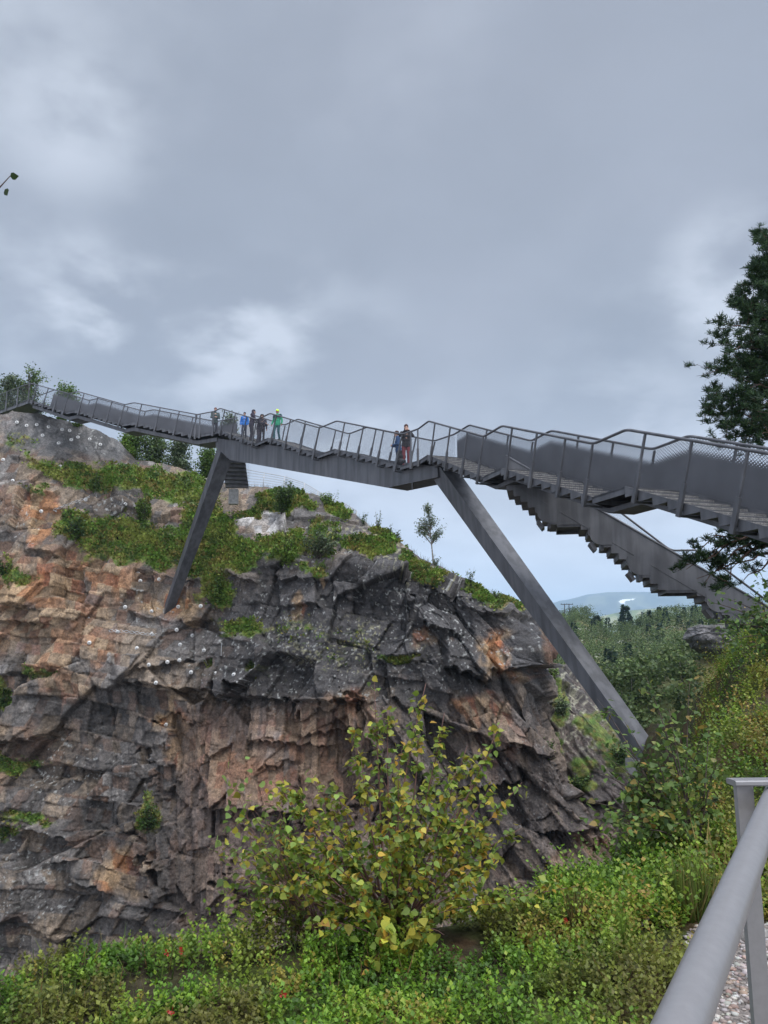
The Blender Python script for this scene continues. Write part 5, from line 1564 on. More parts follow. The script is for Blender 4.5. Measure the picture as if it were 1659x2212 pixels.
protos = []
for k in range(4):
    V, F, C = crown_mesh(620, 900 + k)
    tmb = MB(); tmb.tube([(0, 0, -.1), (.01, 0, .3), (R.normal() * .03, 0, .75)], [.016, .012, .004], 5)
    protos.append((mesh_np(V, F, C), tmb))
for me_, _ in protos: me_.materials.append(M_LEAF)
tm = []
for _, tmb in protos:
    me = bpy.data.meshes.new('trunk'); me.from_pydata(tmb.V, [], tmb.F); me.materials.append(M_BIRCHBARK); tm.append(me)
spots = []
tries = 0
while len(spots) < 120 and tries < 20000:
    tries += 1
    u = R.uniform(1130, 1680); r = R.uniform(60, 130); a = math.atan((u - 829.5) / 1663); x, y = math.sin(a) * r, math.cos(a) * r
    if math.hypot(x - 29, y - 70) < 3.2: continue
    if any(math.hypot(x - p[0], y - p[1]) < 2.1 for p in spots): continue
    spots.append((x, y, r))
for i, (x, y, r) in enumerate(spots):
    z = float(hill_z(np.array(x), np.array(y)))
    h = R.uniform(2.6, 4.6)
    t = thing('birch_tree', 'bushy green birch in the wood on the valley slope below the power line', 'tree', (x, y, z), 'birches in the valley wood', R.uniform(0, 6.28))
    t.scale = (h * R.uniform(.9, 1.2), h * R.uniform(.9, 1.2), h)
    put('trunk', tm[i % 4], None, t); put('crown', protos[i % 4][0], None, t)
parts = []
base_c = [crown_mesh(150, 950 + k, 1.15) for k in range(5)]; con_c = [crown_mesh(120, 970 + k, conifer=True) for k in range(2)]
cnt = 0
while cnt < 720:
    u = R.uniform(1120, 1700); r = R.uniform(105, 330) if R.random() < .75 else R.uniform(255, 300)
    a = math.atan((u - 829.5) / 1663); x, y = math.sin(a) * r, math.cos(a) * r
    if fbm(np.array(x / 16), np.array(y / 16), oct=3, seed=611) < .35: continue
    z = float(hill_z(np.array(x), np.array(y))); cf = R.random() < .10
    V, F, C = (con_c if cf else base_c)[R.integers(2 if cf else 5)]
    h = R.uniform(2.6, 5.0) if not cf else R.uniform(3, 6.0)
    an = R.uniform(0, 6.28); c, s_ = math.cos(an), math.sin(an)
    wv = h * R.uniform(.9, 1.35)
    Vw = np.stack([(V[:, 0] * c - V[:, 1] * s_) * wv + x, (V[:, 0] * s_ + V[:, 1] * c) * wv + y, V[:, 2] * h + z - .2], -1)
    parts.append((Vw, F, C * R.uniform(.75, 1.25))); cnt += 1
V, F, C = join(parts)
wd = put('far_wood', mesh_np(V, F, C), M_LEAF); wd['kind'] = 'stuff'; tag(wd, 'birch wood covering the far side of the valley up to the ridge', 'wood')
# scrub between the trees
n = 26000; uq = R.uniform(1110, 1720, n); rq = R.uniform(60, 300, n); aq = np.arctan((uq - 829.5) / 1663); xq, yq = np.sin(aq) * rq, np.cos(aq) * rq
pos = np.stack([xq, yq, hill_z(xq, yq) + .1 * R.random(n)], -1)
V, F, C = scatter(LEAF4, pos, rotm(R.random(n) * 6.28, .6 + R.normal(size=n) * .4, R.normal(size=n)), (.16 + .2 * R.random(n)) * (.6 + rq / 160), palette(n, [(.06, .10, .03), (.09, .12, .035), (.12, .10, .05)], (1, 1, .5)))
wd = put('valley_scrub', mesh_np(V, F, C), M_MOSS); wd['kind'] = 'stuff'; tag(wd, 'low scrub and heather between the trees of the valley slope', 'scrub')
for (u, vb, vt_, lab, wdt) in ((1347, 1346, 1309, 'dark pine standing above the ridge under the lower stair', .95), (1420, 1338, 1312, 'small dark spruce on the ridge right of the pine', .9), (1398, 1347, 1318, 'narrow dark conifer between pine and knoll on the ridge', .8),
                          (1473, 1340, 1312, 'pair-like dark spruce on the knoll of the ridge', .8), (1285, 1346, 1330, 'low round dark pine on the ridge dip', 1.6)):
    r = 270; a = math.atan((u - 829.5) / 1663); x, y = math.sin(a) * r, math.cos(a) * r; z = float(hill_z(np.array(x), np.array(y)))
    h = max(3.0, P(u, vt_, y).z - z); t = thing('conifer', lab, 'tree', (x, y, z))
    V, F, C = crown_mesh(360, int(u), conifer=True); V[:, :2] *= h * wdt * 1.25; V[:, 2] *= h
    put('crown', mesh_np(V, F, C), M_NEEDLE, t); mb = MB(); mb.tube([(0, 0, -.5), (0, 0, h * .9)], [.16, .03], 6); mb.build('trunk', M_PINEBARK, t)

# ------------------------------------------------------------------ foreground plants
def ground_pt(u, v, dz=0.0):
    """where the sight line at (u, v) meets the near bank"""
    ys = np.linspace(1.2, 16, 900); q = P(u, v, 1.0)
    xs, zs_ = ys * q.x, ys * q.z
    h = bank_z(xs, ys) + dz
    hit = zs_ <= h; e = edge_dist(xs, ys)[0]
    k = int(np.argmax(hit)) if hit.any() else len(ys) - 1
    if e[k] > -0.15 or not hit.any(): k = max(0, int(np.argmax(e > -0.15)) - 1)      # keep it on this side of the brink
    return V3((xs[k], ys[k], float(bank_z(xs[k:k + 1], ys[k:k + 1])[0])))


def sprigs(n, xr, yr, emin, emax, hgt, leafsz, nl, cols, w, seed, dens=None):
    """upright sprigs with small oval leaves, rooted on the bank"""
    x = R.uniform(*xr, n); y = R.uniform(*yr, n); e = edge_dist(x, y)[0]; gm = gravel_m(x, y)
    ok = (e > emin) & (e < emax) & (gm < .25)
    # only where the bank can be seen from round about the photograph's stand
    uu_ = 829.5 + 1663 * x / np.maximum(y * .97, .1); ok &= (uu_ > -420) & (uu_ < 2150)
    if dens is not None: ok &= R.random(n) < dens(x, y)
    ok &= (fbm(x * 2.6, y * 2.6, oct=3, seed=seed + 8) > .33 + .11 * R.random(n))
    x, y = x[ok], y[ok]; m = len(x); z = bank_z(x, y)
    patch = fbm(x * 1.3, y * 1.3, oct=3, seed=seed); patch2 = fbm(x * 4, y * 4, oct=2, seed=seed + 1)
    H = hgt * (.4 + .8 * R.random(m)) * (.35 + 1.3 * patch2 * patch / .25)
    lx, ly = R.normal(size=m) * .35, R.normal(size=m) * .35
    k = nl; f = (np.arange(k)[None] + R.random((m, k))) / k
    f = .12 + .88 * f
    pos = np.stack([x[:, None] + lx[:, None] * H[:, None] * f, y[:, None] + ly[:, None] * H[:, None] * f, z[:, None] + H[:, None] * f], -1).reshape(-1, 3)
    yaw = (np.arange(k)[None] * 2.4 + R.random((m, 1)) * 6.28 + R.normal(size=(m, k)) * .3).reshape(-1)
    pit = (.15 + .75 * f + R.normal(size=(m, k)) * .25).reshape(-1)
    c = np.array(cols)
    wt = np.array(w, float)
    cw = np.cumsum(wt / wt.sum()); pn = np.stack([fbm(x * 1.9, y * 1.9, oct=4, seed=seed + 5), fbm(x * 6, y * 6, oct=2, seed=seed + 6)], 0)
    sel_ = np.clip((0.62 * pn[0] + 0.38 * pn[1] - .5) * 2.6 + .5 + .16 * R.normal(size=m), 0, .999); ci = np.minimum(np.searchsorted(cw, sel_), len(cols) - 1); base = c[ci]
    red = (sstep(.55, .7, fbm(x * 1.1 + 9, y * 1.1, oct=3, seed=seed + 2)) * .55)[:, None]
    base = base * (1 - red) + red * np.array((.190, .130, .040))
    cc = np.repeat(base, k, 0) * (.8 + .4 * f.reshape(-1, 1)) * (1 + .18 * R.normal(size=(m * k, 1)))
    sz = leafsz * (.7 + .6 * R.random(m * k))
    return scatter(LEAF4, pos, rotm(yaw, pit, R.normal(size=m * k) * .3), sz, np.clip(cc, .006, .4))


LING = [(0.060, 0.125, 0.016), (0.110, 0.215, 0.022), (0.175, 0.300, 0.028), (0.225, 0.325, 0.036), (0.26, 0.22, 0.04)]
near = lambda x, y: np.clip(1.3 - y / 14, .25, 1)
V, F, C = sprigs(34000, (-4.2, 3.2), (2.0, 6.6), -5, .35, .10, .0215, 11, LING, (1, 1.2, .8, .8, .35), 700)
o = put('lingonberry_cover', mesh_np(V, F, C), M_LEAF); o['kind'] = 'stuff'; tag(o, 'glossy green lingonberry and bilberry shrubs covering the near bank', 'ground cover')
HEATH = [(0.062, 0.120, 0.016), (0.120, 0.205, 0.022), (0.185, 0.275, 0.030), (0.235, 0.290, 0.036), (0.27, 0.19, 0.045)]
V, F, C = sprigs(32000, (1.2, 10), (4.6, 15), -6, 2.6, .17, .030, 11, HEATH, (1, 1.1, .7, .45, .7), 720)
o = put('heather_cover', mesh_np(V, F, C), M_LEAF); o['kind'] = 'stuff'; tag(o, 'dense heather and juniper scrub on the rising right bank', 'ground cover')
# fine heather shoots and dead reddish leaves mixed in
n = 8000; x = R.uniform(-4, 4.2, n); y = R.uniform(2.2, 7, n); e = edge_dist(x, y)[0]; ok = (e < .3) & (gravel_m(x, y) < .3) & (fbm(x * 1.6, y * 1.6, oct=3, seed=730) > .47); x, y = x[ok], y[ok]; n = len(x)
pos = np.stack([x, y, bank_z(x, y)], -1)
V, F, C = scatter(BLADE, pos, rotm(R.random(n) * 6.28, 1.1 + R.normal(size=n) * .35, R.random(n)), .09 + .1 * R.random(n), palette(n, [(.13, .18, .04), (.20, .19, .06), (.24, .14, .06), (.08, .13, .035)], (1, .7, .5, .8)))
o = put('heather_shoots', mesh_np(V, F, C), M_MOSS); o['kind'] = 'stuff'; tag(o, 'fine heather shoots and dry grass between the berry shrubs', 'ground cover')
# pebbles of the gravel path
ico = bmesh.new(); bmesh.ops.create_icosphere(ico, subdivisions=1, radius=1); ico.verts.ensure_lookup_table()
IV = np.array([v.co for v in ico.verts]); IF = np.array([[v.index for v in f.verts] for f in ico.faces]); ico.free()
n = 9000; x = R.uniform(.9, 3.0, n); y = R.uniform(2.6, 5.1, n); ok = gravel_m(x, y) > .55; x, y = x[ok], y[ok]; n = len(x)
sz = .008 + .014 * R.random(n) ** 2; S3 = np.stack([sz * (.8 + .6 * R.random(n)), sz * (.8 + .6 * R.random(n)), sz * .6], -1)
an = R.random(n) * 6.28; ca, sa = np.cos(an), np.sin(an)
Vp = IV[None] * S3[:, None] * (1 + .2 * R.normal(size=(n, len(IV), 1)))
Vp = np.stack([Vp[..., 0] * ca[:, None] - Vp[..., 1] * sa[:, None] + x[:, None], Vp[..., 0] * sa[:, None] + Vp[..., 1] * ca[:, None] + y[:, None], Vp[..., 2] + (bank_z(x, y) + .008)[:, None]], -1)
Fp = (IF[None] + (np.arange(n) * len(IV))[:, None, None]).reshape(-1, 3)
cp_ = palette(n, [(.34, .31, .29), (.24, .20, .18), (.42, .39, .36), (.28, .20, .16), (.16, .14, .13)], (1, 1, .6, .8, .5), .12)
o = put('gravel_stones', mesh_np(Vp.reshape(-1, 3), Fp, np.repeat(cp_, len(IV), 0)), mat('pebble', attr='Col', rough=0.85)); o['kind'] = 'stuff'; tag(o, 'grey and pinkish crushed stones lying on the gravel path', 'gravel')

# ---- the big young birch bush in the middle of the foreground
BB = ground_pt(845, 1985)
BY = BB.y
BIRCHL = [(0.160, 0.240, 0.035), (0.270, 0.310, 0.050), (0.40, 0.35, 0.05), (0.19, 0.28, 0.065), (0.40, 0.24, 0.035), (0.09, 0.14, 0.035)]
tipuv = [(808, 1468, .1), (838, 1530, 0), (920, 1476, -.05), (905, 1560, .1), (960, 1540, .15), (1088, 1545, .1), (1010, 1610, 0), (990, 1660, -.15), (1128, 1690, .05), (1060, 1700, -.1), (1125, 1790, .1), (1080, 1850, -.1),
         (1010, 1770, -.25), (760, 1560, .1), (780, 1640, -.2), (720, 1690, .05), (665, 1655, .15), (690, 1760, -.2), (628, 1700, .0), (590, 1690, .2), (560, 1765, .1), (610, 1800, -.2), (530, 1840, .05), (500, 1900, 0), (560, 1905, -.2), (540, 1960, -.1),
         (860, 1660, -.3), (900, 1720, -.35), (840, 1780, -.4), (930, 1860, -.4), (1040, 1900, -.3), (1000, 1960, -.35), (1090, 1950, -.2), (1150, 1925, -.1), (1245, 1915, .05), (700, 1850, -.35), (640, 1900, -.3), (770, 1900, -.45), (870, 1600, .2), (950, 1640, .25),
         (1030, 1690, .3), (740, 1780, .3), (820, 1840, -.5), (960, 1770, .35), (600, 1860, .3), (680, 1800, .3), (880, 1840, -.15), (1060, 1800, .25)]
tips = [P(u, v, BY + d) for u, v, d in tipuv]
big = plant('birch_bush', 'large yellowing birch bush with many upright stems in the foreground', 'bush', BB, tips, .043, 110, BIRCHL, (1.1, 1.4, 1.1, 1, .3, .3), M_REDTWIG, .009, LEAF8, lo=.32, curve=.06, tw_up=.9, endb=.62, spread=.5, droop=.35)
low = [P(u, v, BY - .55 + d) for u, v, d in ((800, 2080, 0), (760, 1950, 0), (870, 2105, .05), (840, 2030, -.1), (910, 2000, 0), (660, 2000, .1), (960, 2020, 0))]
plant('birch_bush', 'low drooping yellow leaved birch shoots at the foot of the large birch bush', 'bush', BB + V3((0, -.25, .02)), low, .054, 26, BIRCHL, (.6, 1.2, 1.4, .6, .4, .1), M_REDTWIG, .006, LEAF8, lo=.35, curve=.25, spread=.5, droop=.4)
# bare reddish twigs fanning out on its left
tw = []
for _ in range(44):
    u = R.uniform(425, 640); v = 1990 - (640 - u) * R.uniform(.15, 1.0) - R.uniform(60, 260) * (u > 480)
    tw.append(P(u, max(v, 1590), BY + R.uniform(-.2, .5)))
plant('twiggy_bush', 'nearly bare reddish twigs fanning out left of the large birch bush', 'bush', ground_pt(700, 2010), tw, .045, 2, BIRCHL, (1, .6, .4, 1, .1, .1), M_REDTWIG, .0035, LEAF8, lo=.5, curve=.12, spread=.4, sides=4)
# ---- second bush, farther off on the right, before the leg's foot
b2 = ground_pt(1500, 1850); y2 = b2.y
t2uv = [(1290, 1510, .3), (1395, 1460, .2), (1445, 1530, 0), (1490, 1475, .3), (1530, 1560, .1), (1350, 1560, .2), (1300, 1630, .1), (1410, 1610, -.1), (1262, 1730, 0), (1310, 1700, .1), (1350, 1660, .2), (1290, 1780, -.2), (1340, 1800, -.3),
        (1390, 1740, -.3), (1440, 1680, -.2), (1400, 1850, -.3), (1460, 1780, -.4), (1500, 1640, .2), (1470, 1580, .4), (1545, 1640, -.1), (1330, 1600, .4), (1270, 1660, .2), (1420, 1560, .4), (1370, 1860, -.2), (1250, 1760, .1)]
tips2 = [P(u, v, y2 + d) for u, v, d in t2uv]
plant('birch_bush', 'green birch bush with spreading branches in front of the near leg foot', 'bush', b2, tips2, .055, 60, [(0.105, 0.175, 0.040), (0.15, 0.22, 0.055), (0.07, 0.12, 0.035), (0.22, 0.24, 0.06), (.28, .20, .05)], (1.2, 1, .8, .5, .2), M_BARK, .010, LEAF8, lo=.25, curve=.25, spread=.6, droop=.3)
# ---- leafy young tree at the right edge under the pine bough
b3 = V3((5.15, 9.6, float(bank_z(np.array(5.15), np.array(9.6)))))
t3 = [P(u, v, 9.3 + d) for u, v, d in ((1605, 1335, 0), (1640, 1235, .2), (1580, 1350, .1), (1660, 1290, -.1), (1560, 1390, 0), (1620, 1400, -.2), (1590, 1450, .1), (1560, 1290, .3), (1690, 1220, .1), (1720, 1300, 0), (1650, 1360, -.2), (1540, 1350, .2), (1700, 1400, 0), (1620, 1280, .2), (1530, 1300, .2))]
plant('birch_sapling', 'dark leaved sapling at the right edge under the pine bough', 'sapling', b3, t3, .062, 60, DK + MIDG, (1, 1, 1, .7, .7, .7), M_BARK, .014, LEAF8, lo=.3, curve=.2, spread=.9, droop=.3)
# ---- twig tips reaching in from a birch standing left of the view
lb = V3((-2.35, 2.9, -1.75)); tl = birch('birch_tree', 'birch whose few twig tips reach in at the upper left edge', lb, 4.4, [(.85, .4, .12), (.65, .6, .15), (.45, .6, .12)], 46, .05, 30, MIDG, (1, 1, 1), trunk_r=.075, limb_lo=.3, tmpl=LEAF8)
mb = MB(); tpts = [V3((-2.32, 2.9, 1.4)), P(-60, 450, 2.9), P(0, 404, 2.9), P(22, 380, 2.9)]
inv = -lb
mb.tube([p + inv for p in tpts], [.012, .005, .003, .0018], 5); mb.build('twig', M_BARK, tl, smooth=True)
lp = np.array([P(22, 381, 2.9), P(0, 407, 2.9) + V3((.02, 0, -.004)), P(-14, 410, 2.9), P(-18, 505, 2.9), P(-8, 380, 2.9)]) + np.array(inv)
V, F, C = scatter(LEAF8, lp, rotm(np.array([.1, -.2, .2, 0, 2.8]), np.array([.12, -1.05, -.9, -.7, .6]), np.array([.9, 1.3, .2, .4, .2])), np.array([.036, .038, .05, .045, .03]), np.array([(.035, .06, .02)] * 5))
put('twig_leaves', mesh_np(V, F, C), M_LEAF, tl)

# ---- grass tufts, dead branch, kerb stone, red leaves
def tuft(u, v, n, L, lab, cols):
    g = ground_pt(u, v); t0 = np.array(g)
    a = R.random(n) * 6.28; pos = np.stack([np.cos(a), np.sin(a), 0 * a], -1) * (R.random((n, 1)) * L * .28)
    V, F, C = scatter(BLADE, pos, rotm(a + R.normal(size=n) * .4, 1.15 + R.normal(size=n) * .25, R.normal(size=n) * .2), L * (.5 + .6 * R.random(n)), palette(n, cols, [1] * len(cols)))
    V = V * 1.0
    o = put('grass_tuft', mesh_np(V, F, C), M_MOSS); o.location = g; tag(o, lab, 'grass'); return o


GR = [(.12, .18, .03), (.16, .20, .045), (.09, .14, .03), (.20, .18, .06)]
tuft(1492, 1985, 420, .34, 'largest tuft of thin yellow green grass beside the metal rail', GR)
tuft(1346, 2052, 260, .20, 'small bright green grass tuft in front of the dead branch', [(.14, .23, .03), (.18, .25, .05)])
tuft(1612, 2012, 200, .20, 'grass tuft at the edge of the gravel behind the rail', GR)
tuft(1545, 1930, 22, .50, 'few long dry grass stalks leaning beside the metal rail', [(.26, .20, .07), (.22, .15, .06)])
tuft(1250, 2010, 220, .22, 'brownish heather tuft on the bank right of the large bush', [(.15, .12, .05), (.12, .13, .04), (.20, .13, .05)])
a_, b_ = ground_pt(1385, 2020), ground_pt(1452, 1975)
mb = MB(); m_ = (a_ + b_) / 2; sh = V3((0, 0, .05))
mb.tube([a_ + sh, a_.lerp(b_, .35) + sh * 1.3, a_.lerp(b_, .7) + sh, b_ + sh * 1.5], [.008, .012, .015, .012], 6)
mb.tube([a_.lerp(b_, .5) + sh, a_.lerp(b_, .5) + V3((.05, .12, .12))], [.007, .003], 5)
o = mb.build('dead_branch', mat('grey_dead_wood', (.12, .10, .085), .85, noise=(20, .3)), smooth=True, origin=tuple(m_)); o.location = m_; tag(o, 'short grey dead branch lying on the bank beside the gravel', 'branch')
for k, (u, v, w_, lab) in enumerate(((1590, 2022, .17, 'flat grey edging stone at the far end of the gravel path'), (1500, 2190, .09, 'pale rounded stone at the lower left corner of the gravel'))):
    g = ground_pt(u, v); bm = bmesh.new(); bmesh.ops.create_icosphere(bm, subdivisions=3, radius=1)
    for vv in bm.verts:
        q = vv.co; f = 1 + .25 * (float(fbm(np.array(q.x * 1.7 + k), np.array(q.y * 1.7), np.array(q.z * 1.7), oct=3, seed=9)) - .5)
        s_ = lambda a: math.copysign(abs(a) ** .6, a)
        vv.co = V3((s_(q.x) * w_ * f, s_(q.y) * w_ * .55 * f, s_(q.z) * w_ * .3 * f))
    me = bpy.data.meshes.new('edging_stone'); bm.to_mesh(me); bm.free(); o = put('edging_stone', me, mat('grey_stone', (.22, .21, .2), .85, noise=(12, .3), bump=(30, .5, .01))); o.location = g + V3((0, 0, w_ * .12)); tag(o, lab, 'stone')
M_RED = mat('red_leaf', (.36, .030, .02), .5, transl=.2)
rd = [(1383, 1829), (1435, 1805), (1483, 1838), (1464, 1881), (1463, 1896), (1480, 1918), (1221, 1991), (392, 2054), (361, 2057), (373, 2184), (612, 2149)]
proto = None
for u, v in rd:
    g = ground_pt(u, v, .13) + V3((0, -.02, .13))
    if proto is None:
        n = 9; a = R.random(n) * 6.28; pos = R.normal(size=(n, 3)) * .008
        V, F, C = scatter(LEAF4, pos, rotm(a, R.normal(size=n) * .6, R.normal(size=n)), .022 + .012 * R.random(n), np.tile((.5, .03, .02), (n, 1)))
        proto = put('red_leaf_sprig', mesh_np(V, F), M_RED); o = proto
        tag(o, 'tiny bright red leaf cluster among the green shrubs of the near bank', 'leaf', 'red leaf clusters on the near bank')
    else: o = proto.copy(); COL.objects.link(o)
    o.location = g; o.rotation_euler = (0, 0, R.random() * 6); o.scale = (.6, .6, .6)

# ------------------------------------------------------------------ the pine on the right
PY_ = 17.0
pb = V3((9.35, PY_, -1.6)); ptop = P(1640, 512, PY_)
pine = thing('pine_tree', 'tall dark pine at the right edge rising behind the bridge', 'tree', pb)
Hp = ptop.z - pb.z
trk = bez((0, 0, -.3), (.25, 0, Hp * .5), (ptop.x - pb.x + .25, 0, Hp), 14)
mb = MB(); mb.tube([V3(p) for p in trk], [.20 * (1 - .9 * i / 13) for i in range(14)], 9); mb.build('trunk', M_PINEBARK, pine, smooth=True)
lmb = MB(); cl = []; tips_p = []
def limb(h, tip, r=.05, sag=.15, n=9, sub=8, ln=.55):
    st = np.array([np.interp(h, trk[:, 2], trk[:, i]) for i in range(3)]); tip = np.array(tip)
    L = np.linalg.norm(tip - st); li = bez(st, (st + tip) / 2 + np.array((0, 0, sag * L)), tip, n) + np.concatenate([np.zeros((1, 3)), R.normal(size=(n - 2, 3)) * .03 * L, np.zeros((1, 3))])
    lmb.tube([V3(p) for p in li], [r * (1 - .85 * i / (n - 1)) for i in range(n)], 6, cap=False)
    for k in range(sub):
        i = R.integers(n // 3, n - 1); p0 = li[i]; d = li[i + 1] - li[i]; d /= np.linalg.norm(d)
        e = d * .55 + R.normal(size=3) * .6 + np.array((0, 0, .25)); e /= np.linalg.norm(e); l2 = ln * (.5 + .8 * R.random()) * min(1.0, .35 + L / 2.2)
        tw_ = bez(p0, p0 + e * l2 * .5, p0 + e * l2 + np.array((0, 0, .12 * l2)), 4)
        lmb.tube([V3(p) for p in tw_], [r * .3, r * .24, r * .18, r * .1], 4, cap=False)
        for q in np.linspace(.45, 1, 4): cl.append(tw_[int(q * 3)] + R.normal(size=3) * .05 if q < 1 else tw_[3])
        for _ in range(3):
            e2 = e * .5 + R.normal(size=3) * .6 + np.array((0, 0, .2)); e2 /= np.linalg.norm(e2); q0 = tw_[R.integers(1, 4)]; q1 = q0 + e2 * l2 * .5
            lmb.tube([V3(q0), V3(q1)], [r * .14, r * .07], 3, cap=False); cl.append(q1); cl.append((q0 + q1) / 2); cl.append(q0 * .25 + q1 * .75)
    cl.append(tip)
def loc(u, v, d=0.0): return np.array(P(u + 24, v, PY_ + d) - pb)
for (u, v, h) in ((1622, 512, .96), (1600, 560, .92), (1645, 560, .93), (1592, 590, .89), (1640, 600, .88), (1612, 612, .86), (1580, 640, .84), (1660, 640, .84), (1545, 655, .83), (1570, 665, .82), (1620, 680, .80), (1543, 700, .79), (1600, 705, .78), (1545, 735, .76), (1650, 720, .77), (1565, 760, .74),
                  (1548, 775, .72), (1610, 770, .73), (1522, 815, .69), (1560, 800, .70), (1640, 800, .71), (1535, 850, .66), (1580, 840, .67), (1510, 878, .63), (1545, 885, .63), (1600, 880, .64), (1520, 905, .61), (1560, 925, .60), (1530, 940, .585), (1620, 930, .61), (1585, 950, .585), (1655, 900, .64), (1660, 760, .75), (1640, 860, .67), (1670, 700, .79), (1690, 820, .7), (1700, 930, .62), (1690, 620, .86), (1740, 760, .74), (1760, 860, .67), (1720, 700, .8)):
    for q in range(2 if u > 1600 else 1): limb(h * Hp - .25 * R.random(), loc(u + R.normal() * 6, v + R.normal() * 6, R.normal() * (.7 if q else .25)), .036 * (1.25 - h * .6), .05, sub=7, ln=.40 if v < 620 else .50)
# the drooping bough below the bridge deck
for (u, v, h, d) in ((1500, 1215, .36, -.2), (1482, 1230, .355, 0), (1520, 1265, .35, .2), (1555, 1180, .37, 0), (1590, 1150, .38, .3), (1530, 1195, .36, -.1), (1575, 1230, .355, .2), (1548, 1275, .345, 0), (1505, 1250, .35, .1), (1600, 1260, .345, .3), (1640, 1140, .39, 0), (1495, 1200, .36, .3)):
    limb(h * Hp, loc(u - 24, v, d), .045, .22, sub=5, ln=.36)
lmb.build('limb', M_PINEBARK, pine, smooth=True)
cl = np.array(cl); cl = cl[R.random(len(cl)) < .62]; k = 22; n = len(cl) * k
pos = np.repeat(cl, k, 0) + R.normal(size=(n, 3)) * .022
V, F, C = scatter(NEED, pos, rotm(R.random(n) * 6.28, R.normal(size=n) * .5 + .55, R.random(n) * 3), .085 + .05 * R.random(n), palette(n, [(.018, .042, .016), (.030, .064, .020), (.048, .090, .026), (.022, .044, .024)], (1, 1, .5, .8)))
put('needles', mesh_np(V, F, C), M_NEEDLE, pine)

# ------------------------------------------------------------------ near railing
rl_ = thing('metal_railing', 'grey painted metal railing with a thick round handrail in the lower right corner', 'railing', (0.6, 1.4, -1.7))
ri = V3((-.6, -1.4, 1.7))
A0 = P(1473, 2212, .845); A1 = P(1647, 1785, 1.60); dr = (A1 - A0).normalized()
mb = MB(); mb.tube([A0 - dr * .9 + ri, A0 + ri, A1 + ri, A1 + dr * .35 + ri, A1 + dr * 1.6 + ri], .0245, 24); mb.build('handrail', M_RAIL, rl_, smooth=True)
pt_ = P(1608, 1697, 1.84); gz = -1.72
mb = MB(); ez = pt_ + ri
mb.prism([(ez.x - .020, ez.y - .006, ez.z), (ez.x + .022, ez.y + .004, ez.z), (ez.x + .022, ez.y + .004, gz + ri.z), (ez.x - .020, ez.y - .006, gz + ri.z)], (-.003, .012, 0))
mb.build('post', M_RAIL, rl_)
mb = MB(); tdr = V3((1, .06, 0)).normalized(); tp = ez + V3((-.024, -.012, .0055)); ty = V3((-.06, 1, 0)).normalized()
prof = [(-.0, -.006), (.004, -.002), (.004, .004), (0, .006), (.046, .006), (.05, .003), (.05, -.003), (.046, -.006)]
mb.prism([tp + ty * a + V3((0, 0, b)) for a, b in ((.002, -.006), (0, -.003), (0, .004), (.003, .0065), (.043, .0065), (.046, .004), (.046, -.003), (.044, -.006))], tdr * 1.3)
mb.build('top_bar', M_RAIL, rl_)
pc = min((A0 + dr * k * .01 for k in range(200)), key=lambda p: abs(p.y - pt_.y)) + ri
mb_ = MB(); mb_.tube([pc + V3((0, 0, -.018)), pc + V3((-.012, 0, -.05)), V3((ez.x + .004, ez.y + .002, pc.z - .06))], .006, 8); mb_.build('rail_bracket', M_RAIL, rl_, smooth=True)
mb_ = MB()
for k in (-.85,): q_ = A0.lerp(A1, k) + ri; mb_.tube([q_ - dr * .0025, q_ + dr * .0025], .0249, 24)
mb_.build('weld_seam', mat('weld_grey', (.24, .235, .235), .5, .3), rl_, smooth=True)
mb = MB(); q = ez + tdr * 1.25; mb.prism([(q.x - .02, q.y, q.z), (q.x + .022, q.y, q.z), (q.x + .022, q.y, gz + ri.z), (q.x - .02, q.y, gz + ri.z)], (0, .012, 0)); mb.build('post', M_RAIL, rl_)
mb = MB(); q = A1 + dr * 1.5 + ri; mb.box((q.x, q.y, (q.z + gz + ri.z) / 2 - .012), (.02, 0, 0), (0, .006, 0), (0, 0, (q.z - gz - ri.z) / 2 - .012)); mb.build('post', M_RAIL, rl_)

# ------------------------------------------------------------------ fence, bolts, straps, power pole, outcrop
fence = thing('wire_fence', 'galvanised fence with five rails along the plateau edge behind the bridge', 'fence', P(521, 1050, 51.5))
fi = -P(521, 1050, 51.5)
fp = [(521, 1050, 1012), (568, 1050, 1021), (612, 1056, 1029), (655, 1066, 1043), (684, 1078, 1061), (716, 1094, 1078), (742, 1104, 1087), (768, 1122, 1104)]
tops, bots = [], []
for i, (u, b, t_) in enumerate(fp):
    Yf = 52.4 - .1 * i; B = P(u, b, Yf); Tt = P(u + 3, t_, Yf); bots.append(B); tops.append(Tt)
    mb = MB(); mb.tube([B - V3((0, 0, .35)) + fi, Tt + fi], .032, 6); mb.build('post', M_LIGHTSTEEL, fence, smooth=True)
for k in range(6):
    f = (.10, .28, .46, .64, .82, .985)[k]
    mb = MB(); mb.tube(soften([a.lerp(b, f) + fi for a, b in zip(bots, tops)], .4), .018 if k < 5 else .026, 5); mb.build('rail', M_LIGHTSTEEL, fence, smooth=True)

